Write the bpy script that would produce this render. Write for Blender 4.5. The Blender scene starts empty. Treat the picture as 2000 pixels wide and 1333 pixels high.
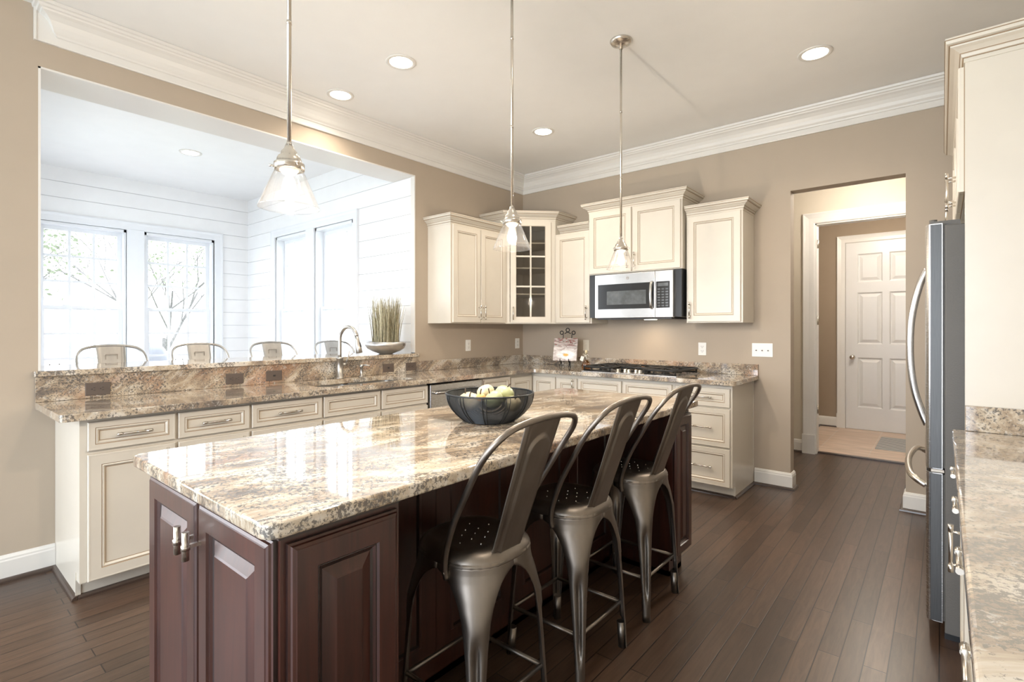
import bpy, bmesh, math, random
from math import sin, cos, pi, radians, sqrt
from mathutils import Vector, Matrix

S = bpy.context.scene
COL = S.collection
random.seed(7)

# ------------------------------------------------------------------ camera
cam_d = bpy.data.cameras.new('camera')
cam = bpy.data.objects.new('camera', cam_d)
COL.objects.link(cam)
cam.location = (3.734, -4.662, 1.31)
cam.rotation_euler = (radians(90), 0, radians(39.912))
cam_d.sensor_width = 36.0
cam_d.lens = 1005.5 / 2000 * 36
cam_d.shift_y = -24.2 / 2000
cam_d.clip_start = 0.02
S.camera = cam

# ------------------------------------------------------------------ world, exposure
W = bpy.data.worlds.new('world')
S.world = W
W.use_nodes = True
wn = W.node_tree
bg = wn.nodes['Background']
bg.inputs[0].default_value = (0.90, 0.935, 1.0, 1)
bg.inputs[1].default_value = 3.3
S.view_settings.view_transform = 'Standard'
S.view_settings.look = 'None'
S.view_settings.gamma = 1.0
S.view_settings.use_curve_mapping = False
S.view_settings.exposure = 0.98


def area(name, loc, rot, sx, sy, energy, color=(1, 1, 1), portal=False):
    d = bpy.data.lights.new(name, 'AREA')
    d.shape = 'RECTANGLE'
    d.size = sx
    d.size_y = sy
    d.energy = energy
    d.color = color
    o = bpy.data.objects.new(name, d)
    COL.objects.link(o)
    o.location = loc
    o.rotation_euler = rot
    if portal:
        d.cycles.is_portal = True
    return o


# portals in the window openings (sky light), then area lamps added as fill
area('portal_a', (-3.60, -2.88, 1.54), (0, radians(-90), 0), 1.9, 1.8, 1, portal=True)
area('portal_b', (-1.84, -1.50, 1.54), (radians(-90), 0, 0), 1.8, 1.9, 1, portal=True)
area('window_daylight', (-1.84, -4.55, 1.54), (radians(90), 0, 0), 1.9, 1.9, 30, (0.90, 0.95, 1.0))  # fill lamp added outside the unseen left windows of the sunroom
area('window_daylight', (2.2, -8.10, 1.5), (radians(90), 0, 0), 3.6, 2.5, 57, (0.72, 0.86, 1.0))  # fill lamp added at the rear opening to brighten the kitchen
area('window_daylight', (-0.34, -6.3, 1.5), (0, radians(-90), 0), 2.3, 2.4, 3.5, (0.88, 0.94, 1.0))  # weak fill lamp added at the unseen left wall opening

WARM = (1.0, 0.85, 0.69)

# ------------------------------------------------------------------ materials
MATS = {}


def nt(name):
    m = bpy.data.materials.new(name)
    m.use_nodes = True
    MATS[name] = m
    return m, m.node_tree, m.node_tree.nodes['Principled BSDF']


def ramp(n, stops, interp='LINEAR'):
    r = n.nodes.new('ShaderNodeValToRGB')
    cr = r.color_ramp
    cr.interpolation = interp
    while len(cr.elements) > 1:
        cr.elements.remove(cr.elements[-1])
    cr.elements[0].position = stops[0][0]
    cr.elements[0].color = (*stops[0][1], 1)
    for p, c in stops[1:]:
        e = cr.elements.new(p)
        e.color = (*c, 1)
    return r


def coords(n, scale=(1, 1, 1), rot=(0, 0, 0)):
    t = n.nodes.new('ShaderNodeTexCoord')
    mp = n.nodes.new('ShaderNodeMapping')
    mp.inputs['Scale'].default_value = scale
    mp.inputs['Rotation'].default_value = rot
    n.links.new(t.outputs['Object'], mp.inputs[0])
    return mp.outputs[0]


def noise(n, vec, scale, detail=3, rough=0.5, dist=0.0):
    x = n.nodes.new('ShaderNodeTexNoise')
    x.inputs['Scale'].default_value = scale
    x.inputs['Detail'].default_value = detail
    x.inputs['Roughness'].default_value = rough
    x.inputs['Distortion'].default_value = dist
    n.links.new(vec, x.inputs['Vector'])
    return x.outputs['Fac']


def mixc(n, fac, a, b, mode='MIX'):
    m = n.nodes.new('ShaderNodeMixRGB')
    m.blend_type = mode
    for i, v in ((0, fac), (1, a), (2, b)):
        if isinstance(v, (int, float)):
            m.inputs[i].default_value = v
        elif isinstance(v, tuple):
            m.inputs[i].default_value = (*v, 1)
        else:
            n.links.new(v, m.inputs[i])
    return m.outputs[0]


def bump(n, p, h, strength=0.2, dist=0.01):
    b = n.nodes.new('ShaderNodeBump')
    b.inputs['Strength'].default_value = strength
    b.inputs['Distance'].default_value = dist
    n.links.new(h, b.inputs['Height'])
    n.links.new(b.outputs[0], p.inputs['Normal'])


def simple(name, col, rough=0.5, metal=0.0, var=0.04, nscale=6, bmp=0.0, bscale=200, stretch=(1, 1, 1), coat=0.0, spec=None):
    m, n, p = nt(name)
    v = coords(n, stretch)
    f = noise(n, v, nscale, 3)
    lo = tuple(max(0, c * (1 - var)) for c in col)
    hi = tuple(min(1, c * (1 + var)) for c in col)
    r = ramp(n, [(0.3, lo), (0.7, hi)])
    n.links.new(f, r.inputs[0])
    n.links.new(r.outputs[0], p.inputs['Base Color'])
    p.inputs['Roughness'].default_value = rough
    p.inputs['Metallic'].default_value = metal
    if coat:
        p.inputs['Coat Weight'].default_value = coat
        p.inputs['Coat Roughness'].default_value = 0.15
    if spec is not None:
        p.inputs['Specular IOR Level'].default_value = spec
    if bmp:
        bump(n, p, noise(n, v, bscale, 2), bmp, 0.002)
    return m


def brushed(name, col, rough, stretch, sc=40, b=0.05, rv=0.1, metal=1.0):
    m, n, p = nt(name)
    v = coords(n, stretch)
    f = noise(n, v, sc, 3)
    r = ramp(n, [(0.3, tuple(c * 0.9 for c in col)), (0.7, tuple(min(1, c * 1.08) for c in col))])
    n.links.new(f, r.inputs[0])
    n.links.new(r.outputs[0], p.inputs['Base Color'])
    p.inputs['Metallic'].default_value = metal
    rr = n.nodes.new('ShaderNodeMapRange')
    rr.inputs[3].default_value = rough - rv / 2
    rr.inputs[4].default_value = rough + rv / 2
    n.links.new(f, rr.inputs[0])
    n.links.new(rr.outputs[0], p.inputs['Roughness'])
    bump(n, p, f, b, 0.001)
    return m


simple('wall_paint', (0.445, 0.375, 0.295), 0.75, var=0.015, bmp=0.08, bscale=350)
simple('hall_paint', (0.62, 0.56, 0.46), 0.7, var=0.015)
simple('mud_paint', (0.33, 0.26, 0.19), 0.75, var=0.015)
simple('ceiling_paint', (0.88, 0.88, 0.865), 0.85, var=0.01, bmp=0.05, bscale=300)
simple('white_ceiling', (0.86, 0.87, 0.88), 0.8, var=0.01)
simple('trim_white', (0.74, 0.725, 0.69), 0.35, var=0.01)
simple('shiplap', (0.88, 0.895, 0.91), 0.5, var=0.015)
simple('shiplap_gap', (0.42, 0.45, 0.5), 0.8)
simple('window_white', (0.80, 0.83, 0.87), 0.4, var=0.01)
simple('door_white', (0.74, 0.74, 0.73), 0.35, var=0.01)
simple('cream', (0.67, 0.625, 0.54), 0.33, var=0.02, coat=0.2)
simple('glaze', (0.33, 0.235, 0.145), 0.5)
simple('cabinet_inside', (0.42, 0.36, 0.28), 0.5)
simple('nickel', (0.70, 0.66, 0.60), 0.26, 1.0, var=0.03)
simple('satin_nickel', (0.46, 0.44, 0.41), 0.36, 1.0, var=0.03)
simple('nickel_dark', (0.42, 0.37, 0.31), 0.32, 1.0, var=0.03)
simple('chrome', (0.8, 0.8, 0.8), 0.12, 1.0, var=0.02)
simple('black_iron', (0.02, 0.02, 0.02), 0.45, 0.3, bmp=0.1)
simple('black_plastic', (0.02, 0.021, 0.023), 0.3)
simple('black_glass', (0.012, 0.013, 0.015), 0.04, 0.0, var=0.2, coat=0.6)
simple('window_film', (0.10, 0.11, 0.115), 0.12, 0.0, var=0.3, nscale=15, coat=0.6)
simple('bronze_plate', (0.105, 0.082, 0.07), 0.42)
simple('white_plastic', (0.85, 0.84, 0.80), 0.35, var=0.01)
simple('ivory_plate', (0.68, 0.62, 0.51), 0.4, var=0.01)
simple('slot_dark', (0.12, 0.11, 0.10), 0.5)
simple('shadow_gap', (0.04, 0.03, 0.025), 0.7)
simple('fridge_side', (0.135, 0.127, 0.115), 0.6, 0.0, bmp=0.5, bscale=160)
simple('grout', (0.5, 0.44, 0.38), 0.8)
simple('floor_shoe', (0.055, 0.036, 0.028), 0.3, var=0.1, coat=0.3)
brushed('steel', (0.58, 0.575, 0.565), 0.26, (1, 1, 30))
brushed('steel_dark', (0.10, 0.10, 0.10), 0.42, (30, 30, 1), 12, 0.03, 0.12)  # steel with a dim reflection put into its colour
brushed('steel_h', (0.60, 0.59, 0.575), 0.24, (1.0, 1.0, 25))
brushed('steel_sink', (0.5, 0.49, 0.47), 0.3, (1, 20, 1))
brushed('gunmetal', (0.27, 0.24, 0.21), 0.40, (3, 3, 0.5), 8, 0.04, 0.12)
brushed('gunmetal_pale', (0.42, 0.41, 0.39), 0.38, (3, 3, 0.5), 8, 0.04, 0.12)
brushed('pewter', (0.56, 0.55, 0.54), 0.36, (1, 1, 1), 22, 0.35, 0.15)
simple('wire_dark', (0.045, 0.05, 0.055), 0.38, 0.8)
simple('straw', (0.27, 0.24, 0.15), 0.7, var=0.35, nscale=60)
simple('straw_pale', (0.62, 0.58, 0.42), 0.7, var=0.2, nscale=60)
simple('gourd_cream', (0.62, 0.54, 0.35), 0.35, var=0.12, nscale=14, coat=0.2)
simple('gourd_green', (0.47, 0.51, 0.28), 0.35, var=0.14, nscale=14, coat=0.2)
simple('gourd_orange', (0.80, 0.45, 0.16), 0.4, var=0.2, nscale=14)
simple('stem_brown', (0.07, 0.045, 0.03), 0.7)
simple('bark', (0.19, 0.185, 0.18), 0.9, var=0.3, nscale=20)
simple('leaf', (0.27, 0.31, 0.22), 0.8, var=0.3, nscale=2)
simple('grass', (0.24, 0.27, 0.20), 0.9, var=0.2, nscale=1)
simple('deck_white', (0.72, 0.70, 0.70), 0.6)
simple('deck_wood', (0.45, 0.38, 0.33), 0.7, var=0.1)
simple('grill_cover', (0.28, 0.29, 0.31), 0.8, var=0.15, nscale=4)
simple('tag_paper', (0.8, 0.78, 0.70), 0.8)
simple('ribbon', (0.70, 0.66, 0.56), 0.7)
simple('rubber', (0.05, 0.048, 0.045), 0.7)


def emis(name, col, st):
    m = bpy.data.materials.new(name)
    m.use_nodes = True
    n = m.node_tree
    n.nodes.clear()
    e = n.nodes.new('ShaderNodeEmission')
    o = n.nodes.new('ShaderNodeOutputMaterial')
    t = n.nodes.new('ShaderNodeTexCoord')
    g = n.nodes.new('ShaderNodeTexNoise')
    g.inputs['Scale'].default_value = 5
    n.links.new(t.outputs['Object'], g.inputs['Vector'])
    c = mixc(n, g.outputs['Fac'], tuple(x * 0.97 for x in col), col)
    n.links.new(c, e.inputs[0])
    e.inputs[1].default_value = st
    n.links.new(e.outputs[0], o.inputs[0])
    MATS[name] = m


emis('lamp_disc', (1.0, 0.90, 0.76), 9.0)
emis('bulb_glow', (1.0, 0.88, 0.70), 14.0)


def glassmat(name, tint=(1, 1, 1), base=0.03, edge=0.5, power=0.6, rough=0.02, haze=0.0):
    m = bpy.data.materials.new(name)
    m.use_nodes = True
    n = m.node_tree
    n.nodes.clear()
    o = n.nodes.new('ShaderNodeOutputMaterial')
    tr = n.nodes.new('ShaderNodeBsdfTransparent')
    gl = n.nodes.new('ShaderNodeBsdfGlossy')
    gl.inputs['Roughness'].default_value = rough
    lw = n.nodes.new('ShaderNodeLayerWeight')
    lw.inputs[0].default_value = power
    t = n.nodes.new('ShaderNodeTexCoord')
    g = n.nodes.new('ShaderNodeTexNoise')
    g.inputs['Scale'].default_value = 3
    n.links.new(t.outputs['Object'], g.inputs['Vector'])
    c = mixc(n, g.outputs['Fac'], tuple(x * 0.985 for x in tint), tint)
    n.links.new(c, tr.inputs[0])
    mr = n.nodes.new('ShaderNodeMapRange')
    mr.inputs[3].default_value = base
    mr.inputs[4].default_value = edge
    n.links.new(lw.outputs['Facing'], mr.inputs[0])
    mx = n.nodes.new('ShaderNodeMixShader')
    n.links.new(mr.outputs[0], mx.inputs[0])
    n.links.new(tr.outputs[0], mx.inputs[1])
    n.links.new(gl.outputs[0], mx.inputs[2])
    last = mx.outputs[0]
    if haze:
        df = n.nodes.new('ShaderNodeBsdfDiffuse')
        tl = n.nodes.new('ShaderNodeBsdfTranslucent')
        m1 = n.nodes.new('ShaderNodeMixShader')
        m2 = n.nodes.new('ShaderNodeMixShader')
        m2.inputs[0].default_value = haze
        n.links.new(df.outputs[0], m1.inputs[1])
        n.links.new(tl.outputs[0], m1.inputs[2])
        n.links.new(last, m2.inputs[1])
        n.links.new(m1.outputs[0], m2.inputs[2])
        last = m2.outputs[0]
    n.links.new(last, o.inputs[0])
    MATS[name] = m


glassmat('pane', (0.97, 0.99, 1.0), 0.03, 0.25)
glassmat('cabinet_glass', (0.80, 0.80, 0.78), 0.10, 0.35)
glassmat('shade_glass', (1, 1, 1), 0.012, 0.5, 0.30, haze=0.0022)
glassmat('amber_glass', (0.85, 0.52, 0.12), 0.06, 0.4)
glassmat('clear_glass', (0.92, 0.92, 0.90), 0.06, 0.5)


def granite(name, rot=0.0, stretch=(1, 1, 1), seed=0.0, pale=0.0, rotx=0.0, rust=1.5, rlo=0.53):
    m, n, p = nt(name)
    t = n.nodes.new('ShaderNodeTexCoord')
    mp = n.nodes.new('ShaderNodeMapping')
    mp.inputs['Rotation'].default_value = (rotx, 0, rot)
    mp.inputs['Location'].default_value = (seed, seed * 0.7, seed * 1.3)
    n.links.new(t.outputs['Object'], mp.inputs[0])
    mp2 = n.nodes.new('ShaderNodeMapping')
    mp2.inputs['Scale'].default_value = stretch
    n.links.new(mp.outputs[0], mp2.inputs[0])
    v, vs = mp.outputs[0], mp2.outputs[0]
    f1 = noise(n, vs, 2.6, 7, 0.66, 1.6)
    r1 = ramp(n, [(0.29, (0.05, 0.037, 0.03)), (0.38, (0.17, 0.12, 0.08)), (0.46, (0.34, 0.25, 0.16)),
                  (0.53, (0.52, 0.43, 0.31)), (0.60, (0.65, 0.60, 0.52)), (0.68, (0.57, 0.52, 0.44)), (0.78, (0.26, 0.18, 0.115))])
    n.links.new(f1, r1.inputs[0])
    # rust coloured drifts
    f2 = noise(n, vs, rust, 4, 0.55, 0.8)
    r2 = ramp(n, [(rlo, (0, 0, 0)), (rlo + 0.09, (1, 1, 1))])
    n.links.new(f2, r2.inputs[0])
    f2b = noise(n, vs, 7.0, 5, 0.6, 0.5)
    rr = ramp(n, [(0.3, (0.20, 0.075, 0.035)), (0.5, (0.40, 0.19, 0.085)), (0.72, (0.56, 0.38, 0.23))])
    n.links.new(f2b, rr.inputs[0])
    md = n.nodes.new('ShaderNodeMath')
    md.operation = 'MULTIPLY'
    md.inputs[1].default_value = 0.72
    n.links.new(r2.outputs[0], md.inputs[0])
    c = mixc(n, md.outputs[0], r1.outputs[0], rr.outputs[0])
    # dark speckle, gathered in patches
    f3 = noise(n, v, 95, 4, 0.75, 0.3)
    f4 = noise(n, vs, 6, 3, 0.6, 0.6)
    ad = n.nodes.new('ShaderNodeMath')
    ad.operation = 'MULTIPLY_ADD'
    ad.inputs[1].default_value = 0.45
    n.links.new(f4, ad.inputs[0])
    n.links.new(f3, ad.inputs[2])
    r3 = ramp(n, [(0.735, (0, 0, 0)), (0.80, (0.92, 0.92, 0.92))])
    n.links.new(ad.outputs[0], r3.inputs[0])
    c = mixc(n, r3.outputs[0], c, (0.045, 0.036, 0.032))
    # pale crystals
    f5 = noise(n, vs, 34, 5, 0.75, 0.8)
    r5 = ramp(n, [(0.56, (0, 0, 0)), (0.66, (0.65, 0.65, 0.65))])
    n.links.new(f5, r5.inputs[0])
    c = mixc(n, r5.outputs[0], c, (0.69, 0.665, 0.61))
    if pale:
        c = mixc(n, pale, c, (0.66, 0.64, 0.60))
    n.links.new(c, p.inputs['Base Color'])
    p.inputs['Roughness'].default_value = 0.045
    p.inputs['Specular IOR Level'].default_value = 0.6
    p.inputs['Coat Weight'].default_value = 0.5
    p.inputs['Coat Roughness'].default_value = 0.03
    return m


granite('granite_island', 0.25, (2.6, 1.0, 1.0), 3.1, 0.10, rlo=0.57)
granite('granite_counter', 0.5, (1.5, 0.9, 1.0), 8.4, 0.14, rlo=0.57)
granite('granite_splash', 0.0, (1.2, 0.7, 1.7), 5.2, 0.12, radians(-40), 1.7, 0.55)
granite('granite_right', -0.5, (0.9, 1.5, 1.0), 12.7, 0.32)


def woodmat(name, c1, c2, c3, rough, stretch=(14, 14, 1.2), coat=0.5):
    m, n, p = nt(name)
    v = coords(n, stretch)
    f = noise(n, v, 2.2, 6, 0.6, 1.0)
    r = ramp(n, [(0.3, c1), (0.5, c2), (0.72, c3)])
    n.links.new(f, r.inputs[0])
    v2 = coords(n, (1.5, 1.5, 0.8))
    f2 = noise(n, v2, 3.0, 3, 0.5)
    r2 = ramp(n, [(0.35, (0.75, 0.75, 0.75)), (0.65, (1.15, 1.1, 1.1))])
    n.links.new(f2, r2.inputs[0])
    c = mixc(n, 1.0, r.outputs[0], r2.outputs[0], 'MULTIPLY')
    n.links.new(c, p.inputs['Base Color'])
    p.inputs['Roughness'].default_value = rough
    p.inputs['Coat Weight'].default_value = coat
    p.inputs['Coat Roughness'].default_value = 0.28
    bump(n, p, f, 0.06, 0.002)


woodmat('cherry', (0.030, 0.0080, 0.0052), (0.050, 0.0138, 0.0085), (0.070, 0.0205, 0.0120), 0.38)
woodmat('cherry_dark', (0.012, 0.006, 0.005), (0.018, 0.008, 0.007), (0.028, 0.011, 0.009), 0.35)


def floor_mat():
    m, n, p = nt('plank_floor')
    t = n.nodes.new('ShaderNodeTexCoord')
    sx = n.nodes.new('ShaderNodeSeparateXYZ')
    cx = n.nodes.new('ShaderNodeCombineXYZ')
    n.links.new(t.outputs['Object'], sx.inputs[0])
    n.links.new(sx.outputs[1], cx.inputs[0])
    n.links.new(sx.outputs[0], cx.inputs[1])
    b = n.nodes.new('ShaderNodeTexBrick')
    b.inputs['Scale'].default_value = 1.0
    b.inputs['Brick Width'].default_value = 0.95
    b.inputs['Row Height'].default_value = 0.076
    b.inputs['Mortar Size'].default_value = 0.0024
    b.inputs['Mortar Smooth'].default_value = 0.3
    b.inputs['Bias'].default_value = 0.0
    b.offset = 0.37
    b.offset_frequency = 2
    b.inputs['Color1'].default_value = (0.052, 0.030, 0.019, 1)
    b.inputs['Color2'].default_value = (0.090, 0.054, 0.035, 1)
    b.inputs['Mortar'].default_value = (0.008, 0.005, 0.004, 1)
    n.links.new(cx.outputs[0], b.inputs['Vector'])
    mp = n.nodes.new('ShaderNodeMapping')
    mp.inputs['Scale'].default_value = (1.5, 16, 1)
    n.links.new(cx.outputs[0], mp.inputs[0])
    f = noise(n, mp.outputs[0], 3.0, 6, 0.6, 1.2)
    r = ramp(n, [(0.3, (0.72, 0.70, 0.68)), (0.7, (1.25, 1.22, 1.2))])
    n.links.new(f, r.inputs[0])
    c = mixc(n, 1.0, b.outputs['Color'], r.outputs[0], 'MULTIPLY')
    n.links.new(c, p.inputs['Base Color'])
    p.inputs['Roughness'].default_value = 0.34
    p.inputs['Specular IOR Level'].default_value = 0.55
    p.inputs['Coat Weight'].default_value = 0.12
    p.inputs['Coat Roughness'].default_value = 0.25
    mp3 = n.nodes.new('ShaderNodeMapping')
    mp3.inputs['Scale'].default_value = (1.0, 5, 1)
    n.links.new(cx.outputs[0], mp3.inputs[0])
    f3 = noise(n, mp3.outputs[0], 9, 2, 0.5, 0.6)
    s1 = n.nodes.new('ShaderNodeMath')
    s1.operation = 'MULTIPLY_ADD'
    s1.inputs[1].default_value = -3.0
    n.links.new(b.outputs['Fac'], s1.inputs[0])
    n.links.new(f3, s1.inputs[2])
    bump(n, p, s1.outputs[0], 0.22, 0.0015)


floor_mat()


def tile_mat():
    m, n, p = nt('tile_floor')
    t = n.nodes.new('ShaderNodeTexCoord')
    b = n.nodes.new('ShaderNodeTexBrick')
    b.inputs['Scale'].default_value = 1.0
    b.inputs['Brick Width'].default_value = 0.45
    b.inputs['Row Height'].default_value = 0.45
    b.offset = 0.0
    b.inputs['Mortar Size'].default_value = 0.004
    b.inputs['Color1'].default_value = (0.56, 0.43, 0.33, 1)
    b.inputs['Color2'].default_value = (0.64, 0.51, 0.41, 1)
    b.inputs['Mortar'].default_value = (0.62, 0.55, 0.48, 1)
    n.links.new(t.outputs['Object'], b.inputs['Vector'])
    mp = n.nodes.new('ShaderNodeMapping')
    mp.inputs['Scale'].default_value = (1, 4, 1)
    n.links.new(t.outputs['Object'], mp.inputs[0])
    f = noise(n, mp.outputs[0], 4, 5)
    r = ramp(n, [(0.3, (0.82, 0.8, 0.78)), (0.7, (1.12, 1.1, 1.1))])
    n.links.new(f, r.inputs[0])
    c = mixc(n, 1.0, b.outputs['Color'], r.outputs[0], 'MULTIPLY')
    n.links.new(c, p.inputs['Base Color'])
    p.inputs['Roughness'].default_value = 0.4


tile_mat()


def rug_mat():
    m, n, p = nt('striped_mat')
    v = coords(n)
    w = n.nodes.new('ShaderNodeTexWave')
    w.bands_direction = 'Y'
    w.inputs['Scale'].default_value = 4.2
    w.inputs['Distortion'].default_value = 0.6
    n.links.new(v, w.inputs[0])
    r = ramp(n, [(0.35, (0.16, 0.17, 0.18)), (0.6, (0.55, 0.55, 0.54))])
    n.links.new(w.outputs['Fac'], r.inputs[0])
    n.links.new(r.outputs[0], p.inputs['Base Color'])
    p.inputs['Roughness'].default_value = 0.95


rug_mat()


def paint_mat():
    # daisy tile: a loose painterly flower, generic
    m, n, p = nt('flower_painting')
    t = n.nodes.new('ShaderNodeTexCoord')
    v = t.outputs['Object']
    mp = n.nodes.new('ShaderNodeMapping')
    mp.inputs['Scale'].default_value = (1, 1, 3.0)
    n.links.new(v, mp.inputs[0])
    f = noise(n, mp.outputs[0], 11, 4, 0.6, 1.5)
    top = ramp(n, [(0.30, (0.05, 0.05, 0.055)), (0.40, (0.30, 0.05, 0.045)), (0.47, (0.24, 0.28, 0.24)), (0.53, (0.52, 0.40, 0.38)), (0.65, (0.62, 0.56, 0.52))])
    n.links.new(f, top.inputs[0])
    low = ramp(n, [(0.30, (0.22, 0.18, 0.18)), (0.42, (0.55, 0.48, 0.46)), (0.6, (0.75, 0.72, 0.70))])
    n.links.new(f, low.inputs[0])
    s = n.nodes.new('ShaderNodeSeparateXYZ')
    n.links.new(v, s.inputs[0])
    g = n.nodes.new('ShaderNodeMapRange')
    g.inputs[1].default_value = 0.12
    g.inputs[2].default_value = 0.17
    n.links.new(s.outputs[2], g.inputs[0])
    c = mixc(n, g.outputs[0], low.outputs[0], top.outputs[0])
    d = n.nodes.new('ShaderNodeVectorMath')
    d.operation = 'SUBTRACT'
    d.inputs[1].default_value = (0.01, 0, 0.062)
    n.links.new(v, d.inputs[0])
    d2 = n.nodes.new('ShaderNodeVectorMath')
    d2.operation = 'MULTIPLY'
    d2.inputs[1].default_value = (1, 0, 2.2)
    n.links.new(d.outputs[0], d2.inputs[0])
    l = n.nodes.new('ShaderNodeVectorMath')
    l.operation = 'LENGTH'
    n.links.new(d2.outputs[0], l.inputs[0])
    y = ramp(n, [(0.024, (1, 1, 1)), (0.036, (0, 0, 0))])
    n.links.new(l.outputs['Value'], y.inputs[0])
    pe = ramp(n, [(0.085, (1, 1, 1)), (0.115, (0, 0, 0))])
    n.links.new(l.outputs['Value'], pe.inputs[0])
    pf = ramp(n, [(0.34, (0.35, 0.30, 0.30)), (0.46, (0.92, 0.90, 0.88))])
    n.links.new(f, pf.inputs[0])
    c = mixc(n, pe.outputs[0], c, pf.outputs[0])
    c = mixc(n, y.outputs[0], c, (0.75, 0.42, 0.10))
    n.links.new(c, p.inputs['Base Color'])
    p.inputs['Roughness'].default_value = 0.3


paint_mat()

# ------------------------------------------------------------------ mesh helpers


class MB:
    def __init__(self):
        self.bm = bmesh.new()
        self.mats = []
        self.cur = 0

    def mat(self, name):
        if name not in self.mats:
            self.mats.append(name)
        self.cur = self.mats.index(name)
        return self

    def face(self, vs, smooth=False):
        try:
            f = self.bm.faces.new(vs)
        except ValueError:
            return None
        f.material_index = self.cur
        f.smooth = smooth
        return f

    def v(self, *c):
        return self.bm.verts.new(c if len(c) == 3 else c[0])

    def box(self, x0, x1, y0, y1, z0, z1):
        if x0 > x1: x0, x1 = x1, x0
        if y0 > y1: y0, y1 = y1, y0
        if z0 > z1: z0, z1 = z1, z0
        p = [self.v(x, y, z) for z in (z0, z1) for y in (y0, y1) for x in (x0, x1)]
        for q in ((0, 2, 3, 1), (4, 5, 7, 6), (0, 1, 5, 4), (2, 6, 7, 3), (0, 4, 6, 2), (1, 3, 7, 5)):
            self.face([p[i] for i in q])
        return self

    def ring_loft(self, rings, close=True, caps=True, smooth=True):
        vr = [[self.v(*p) for p in r] for r in rings]
        m = len(vr[0])
        for a, b in zip(vr[:-1], vr[1:]):
            for i in range(m if close else m - 1):
                j = (i + 1) % m
                self.face([a[i], a[j], b[j], b[i]], smooth)
        if caps and close:
            self.face(list(reversed(vr[0])))
            self.face(vr[-1])
        return vr

    def tube(self, pts, r, seg=10, closed=False, caps=True):
        pts = [Vector(p) for p in pts]
        n = len(pts)
        rs = r if isinstance(r, (list, tuple)) else [r] * n
        rings = []
        prev = None
        for i in range(n):
            if closed:
                t = (pts[(i + 1) % n] - pts[i - 1]).normalized()
            elif i == 0:
                t = (pts[1] - pts[0]).normalized()
            elif i == n - 1:
                t = (pts[-1] - pts[-2]).normalized()
            else:
                t = ((pts[i + 1] - pts[i]).normalized() + (pts[i] - pts[i - 1]).normalized()).normalized()
            if prev is None:
                u = t.orthogonal().normalized()
            else:
                u = (prev - t * prev.dot(t)).normalized()
            prev = u
            w = t.cross(u)
            rings.append([tuple(pts[i] + (u * cos(2 * pi * k / seg) + w * sin(2 * pi * k / seg)) * rs[i]) for k in range(seg)])
        if closed:
            vr = [[self.v(*p) for p in rg] for rg in rings]
            for a in range(n):
                A, B = vr[a], vr[(a + 1) % n]
                for i in range(seg):
                    j = (i + 1) % seg
                    self.face([A[i], A[j], B[j], B[i]], True)
        else:
            self.ring_loft(rings, True, caps)
        return self

    def cyl(self, p0, p1, r, seg=14, r1=None):
        return self.tube([p0, p1], [r, r if r1 is None else r1], seg)

    def lathe(self, prof, c=(0, 0, 0), seg=24, closed=False, smooth=True):
        rings = []
        for r, z in prof:
            rings.append([(c[0] + max(r, 1e-5) * cos(2 * pi * k / seg), c[1] + max(r, 1e-5) * sin(2 * pi * k / seg), c[2] + z) for k in range(seg)])
        vr = [[self.v(*p) for p in rg] for rg in rings]
        pairs = list(zip(vr[:-1], vr[1:]))
        if closed:
            pairs.append((vr[-1], vr[0]))
        for a, b in pairs:
            for i in range(seg):
                j = (i + 1) % seg
                self.face([a[i], a[j], b[j], b[i]], smooth)
        return self

    def prism(self, poly, z0, z1, holes=()):
        """vertical prism of a 2-D polygon with optional holes"""
        loops = [poly] + list(holes)
        tops, bots = [], []
        for z, store in ((z1, tops), (z0, bots)):
            es = []
            for lp in loops:
                vs = [self.v(x, y, z) for x, y in lp]
                store.append(vs)
                for i in range(len(vs)):
                    es.append(self.bm.edges.new((vs[i], vs[(i + 1) % len(vs)])))
            if holes:
                r = bmesh.ops.triangle_fill(self.bm, use_beauty=True, use_dissolve=False, edges=es)
                for f in r['geom']:
                    if isinstance(f, bmesh.types.BMFace):
                        f.material_index = self.cur
            else:
                self.face(store[0])
        for a, b in zip(tops, bots):
            for i in range(len(a)):
                j = (i + 1) % len(a)
                self.face([a[i], b[i], b[j], a[j]])
        return self

    def extrude_poly(self, poly, f0, f1):
        """poly mapped by f0 and f1 to two 3-D loops"""
        a = [self.v(*f0(*p)) for p in poly]
        b = [self.v(*f1(*p)) for p in poly]
        self.face(a)
        self.face(list(reversed(b)))
        for i in range(len(a)):
            j = (i + 1) % len(a)
            self.face([a[i], b[i], b[j], a[j]])
        return self

    def sweep(self, path, prof, mapf, side=1, closed=False, caps=True):
        """mitred sweep: path 2-D, prof = (offset, height), mapf(a,b,h)->xyz"""
        P = [Vector(p) for p in path]
        n = len(P)
        rings = []
        for i in range(n):
            if closed:
                d0 = (P[i] - P[i - 1]).normalized()
                d1 = (P[(i + 1) % n] - P[i]).normalized()
            else:
                d0 = (P[i] - P[i - 1]).normalized() if i > 0 else (P[1] - P[0]).normalized()
                d1 = (P[i + 1] - P[i]).normalized() if i < n - 1 else d0
            n0 = Vector((-d0.y, d0.x)) * side
            n1 = Vector((-d1.y, d1.x)) * side
            m = (n0 + n1)
            m = m / max(1e-6, (1 + n0.dot(n1)))
            rings.append([mapf(P[i].x + m.x * o, P[i].y + m.y * o, h) for o, h in prof])
        if closed:
            rings.append(rings[0])
        self.ring_loft(rings, True, caps and not closed, smooth=False)
        return self

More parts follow.
